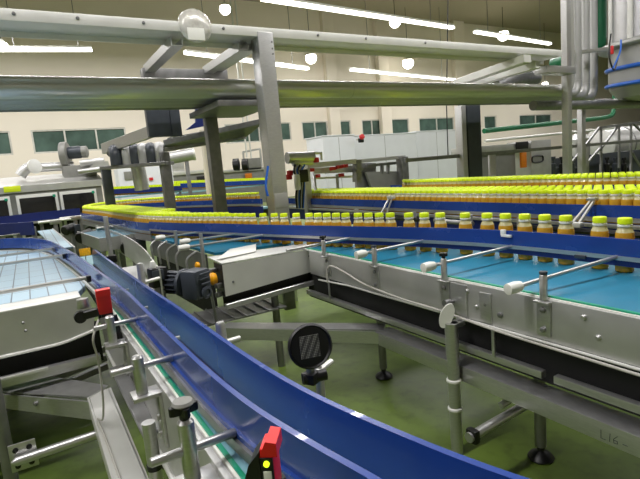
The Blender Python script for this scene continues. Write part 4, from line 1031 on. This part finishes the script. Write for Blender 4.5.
# ------------------------------------------------------------------ right: handrail, control housing, truss, hopper tank, pipes
HR = 6.0
hr = thing('handrail', 'long steel handrail with flat posts running behind the packed bottles to the right edge', 'rail', (8, HR, 0))
h0, h1 = u(405, 160.5, HR), u(720, 141, HR)
h1.z = h0.z-.02
obj('top_rail', MB().bar(h0, h1, .045, .06), STEELD, hr)
for px, w_ in ((492, .16), (586, .16), (700, .16)):
    c = u(px, 160, HR); obj('rail_post', MB().bx(c.x-w_/2, c.x+w_/2, HR-.02, HR+.02, 0, h0.z-.02), STEEL, hr)
ch_ = thing('control_housing', 'grey control housing with oval dark window and black vent behind the handrail', 'machine', (u(510, 165, 7.2).x, 7.2, 0))
c0_, c1_, c2_ = u(476, 146, 7.2), u(529, 146, 7.2), u(549, 142, 7.2)
obj('long_box', MB().bx(c0_.x, c1_.x, 7.2, 7.9, c0_.z-.16, c0_.z-.01), PLATE, ch_)
obj('lower_panel', MB().bx(c0_.x, c1_.x-.35, 7.3, 7.35, .3, c0_.z-.16), MIDGREY, ch_)
obj('control_box', MB().bx(c1_.x, c2_.x, 7.15, 7.8, .3, u(540, 140, 7.15).z), PLATE, ch_)
ov = u(538, 159, 7.13); orr = MB(); prof = []
for (r1, r2, dep) in ((1, 1, 0),):
    ring = []
    for i in range(28):
        a_ = 2*PI*i/28; sx, sz = math.cos(a_), math.sin(a_)
        ring.append((ov.x+.20*math.copysign(abs(sx)**.6, sx), 7.14, ov.z+.075*math.copysign(abs(sz)**.6, sz)))
obj('oval_gasket', MB().tube(ring+[ring[0]], .018, 8), BLACK, ch_)
obj('oval_pane', MB().prism([(p[0], 7.148, p[2]) for p in ring], (0, .004, 0)), MIDGREY, ch_)
c = u(522, 144, 7.18); obj('black_vent', MB().box((c.x, 7.18, c.z-.03), (.40, .03, .16)), BLACK, ch_)
c = u(524, 160, 7.2); obj('orange_panel', MB().box((c.x, 7.22, c.z), (.18, .05, .34)), ORANGE, ch_, label='orange panel')
obj('pipe_rail', MB().tube([u(485, 141, 8), u(615, 128, 8)], .035, 10), WHITESTEEL, ch_)
tr_ = thing('truss_guard', 'steel lattice guard frame of bars and diagonals behind the handrail at the right edge', 'guard', (u(620, 150, 6.6).x, 6.6, 0))
TY = 6.6
tops = [u(599, 128, TY), u(635, 123, TY), u(700, 118, TY)]
obj('top_bar', MB().bar(tops[0], tops[1], .06, .06), STEELD, tr_); obj('top_bar', MB().bar(tops[1], tops[2], .06, .06), STEELD, tr_)
for a_, b_ in (((599, 128), (572, 162)), ((601, 128), (601, 168)), ((618, 126), (600, 150)), ((619, 126), (619, 168)), ((631, 124), (631, 168)), ((634, 124), (660, 150)), ((600, 148), (585, 166)), ((632, 152), (640, 166)), ((650, 121), (650, 168))):
    obj('lattice_bar', MB().bar(u(*a_, TY), u(*b_, TY), .045, .045), STEELD, tr_)
for px in (601, 631, 650):
    c = u(px, 165, TY); obj('frame_leg', MB().bx(c.x-.025, c.x+.025, TY-.02, TY+.03, 0, c.z+.02), STEELD, tr_)
vb = thing('valve_bank', 'row of black valve bodies behind the lattice guard', 'machine', (u(560, 165, 7.6).x, 7.6, 0))
obj('tank_body', MB().lathe([(.25, 0), (.32, .05), (.32, 1.2), (.2, 1.34), (.05, 1.36)], (u(578, 165, 8.6).x, 8.6, .3), seg=24), PLATE, vb)
for k, px in enumerate((553, 562, 572, 607, 615, 624)):
    c = u(px, 164, 7.5)
    obj('valve_body', MB().lathe([(.05, -.25), (.07, -.2), (.07, .0), (.03, .02), (.03, .1), (.06, .12), (.06, .18)], c, seg=12).tube(bend([c+Vector((.07, 0, -.1)), c+Vector((.2, 0, -.1)), c+Vector((.2, 0, -.4))], .06), .03, 8), BLACK if k % 2 else DARKGREY, vb)
obj('bank_frame', MB().bx(u(548, 170, 7.7).x, u(680, 170, 7.7).x, 7.7, 7.9, .2, 1.05), DARKGREY, vb)
bg = thing('process_tank', 'large pale horizontal tank with steel bands behind the lattice guard', 'tank', (u(640, 140, 9).x, 9.3, .2))
tc0 = u(606, 146, 9); 
obj('tank_shell', MB().lathe([(.2, 0), (.55, .08), (.6, .2), (.6, 4.8), (.55, 5)], (tc0.x, 9.3, tc0.z-.0), (1, 0, 0), 32), PLATE, bg)
obj('tank_band', MB().lathe([(.605, 0), (.62, .005), (.62, .05), (.605, .06)], (tc0.x+1.2, 9.3, tc0.z), (1, 0, 0), 32), STEELD, bg)
obj('tank_leg', MB().bx(tc0.x+.5, tc0.x+.7, 9.2, 9.4, 0, .9), STEELD, bg); obj('tank_leg', MB().bx(tc0.x+3.5, tc0.x+3.7, 9.2, 9.4, 0, .9), STEELD, bg)

tk = thing('round_hopper', 'large round silver hopper with flange and blue hoses at the upper right corner', 'hopper', (9.2, 4.9, 2.0))
tx, ty_ = 9.86, 4.55
obj('upper_shell', MB().lathe([(.74, 2.98), (.74, 9.15)], (tx, ty_, 0), seg=48), SILVERPIPE, tk)
obj('flange', MB().lathe([(.75, 2.93), (.93, 2.94), (.95, 2.96), (.95, 3.0), (.93, 3.02), (.75, 3.03)], (tx, ty_, 0), seg=48), STEEL, tk)
obj('lower_shell', MB().lathe([(.30, 2.04), (.62, 2.10), (.76, 2.25), (.78, 2.4), (.78, 2.93)], (tx, ty_, 0), seg=48), PIPE, tk)
for z in (2.62, 2.34):
    ring = [(tx+.81*math.cos(2*PI*i/48), ty_+.81*math.sin(2*PI*i/48), z+.04*math.sin(2*PI*i/48+1)) for i in range(49)]
    obj('blue_hose', MB().tube(ring, .035, 10), BLUEH, tk)
for k in range(9):
    a_ = 2*PI*k/9+.2
    obj('shell_rib', MB().tube([(tx+.76*math.cos(a_), ty_+.76*math.sin(a_), 3.03), (tx+.76*math.cos(a_), ty_+.76*math.sin(a_), 9.15)], .045, 10), WHITESTEEL, tk)
obj('support_arm', MB().bar((7.9, 5.25, 2.86), (9.0, 4.9, 2.93), .12, .05), STEEL, tk)
obj('hopper_outlet', MB().lathe([(.28, 2.085), (.3, 2.10)], (tx, ty_, 0), seg=24), STEELD, tk)
obj('cable', MB().tube(smooth_line([u(611, 34, 4.35), u(609, 55, 4.3), u(614, 70, 4.28), u(618, 58, 4.3)], 6), .012, 6), BLACK, tk)
obj('cable', MB().tube(smooth_line([u(621, 40, 4.3), u(620, 52, 4.25), u(613, 68, 4.25)], 6), .012, 6), BLUEH, tk)
obj('red_tag', MB().box(u(612, 50, 4.2), (.04, .03, .12), 0, .005), REDV, tk)
gx = u(600, 20, 5.6).x
obj('green_pipe', MB().tube(bend([(gx, 5.6, 9.15), (gx, 5.6, u(600, 50, 5.6).z), (gx+.0, 6.6, u(600, 50, 5.6).z-.05)], .2), .115, 20), GREENP, None, 'thick green upright pipe between the steel pipes and the hopper', 'pipe', 'green pipes')
obj('green_pipe', MB().tube(bend([(gx+.3, 5.75, 9.15), (gx+.3, 5.75, 3.1), (gx+.3, 6.6, 3.0)], .2), .08, 18), GREENP, None, 'thinner green upright pipe half hidden behind the thick green one', 'pipe', 'green pipes')
g0_, g1_ = u(484, 131, 8.2), u(603, 118, 8.2)
obj('green_pipe', MB().tube(bend([g0_, g1_, g1_+Vector((.55, 0, .06)), g1_+Vector((.6, 0, .65))], .2), .06, 16), GREENP, None, 'thin green level pipe behind the handrail, turning up at its end', 'pipe', 'green pipes')
obj('hanging_cable', MB().tube([(u(448, 0, 8).x, 8, 9.15), u(448, 0, 8), u(446.5, 104, 8), u(448, 155, 8)], .012, 6), BLACK, None, 'thin dark cable hanging straight down beside the dark square post', 'cable')
# ================================================================== rendering look
vs = SC.view_settings
SC.display_settings.display_device = 'sRGB'
vs.view_transform = 'Standard'; vs.look = 'None'; vs.gamma = 1; vs.use_curve_mapping = False
vs.exposure = 0.25
SC.cycles.use_denoising = True
SC.cycles.max_bounces = 8
SC.cycles.sample_clamp_indirect = 6
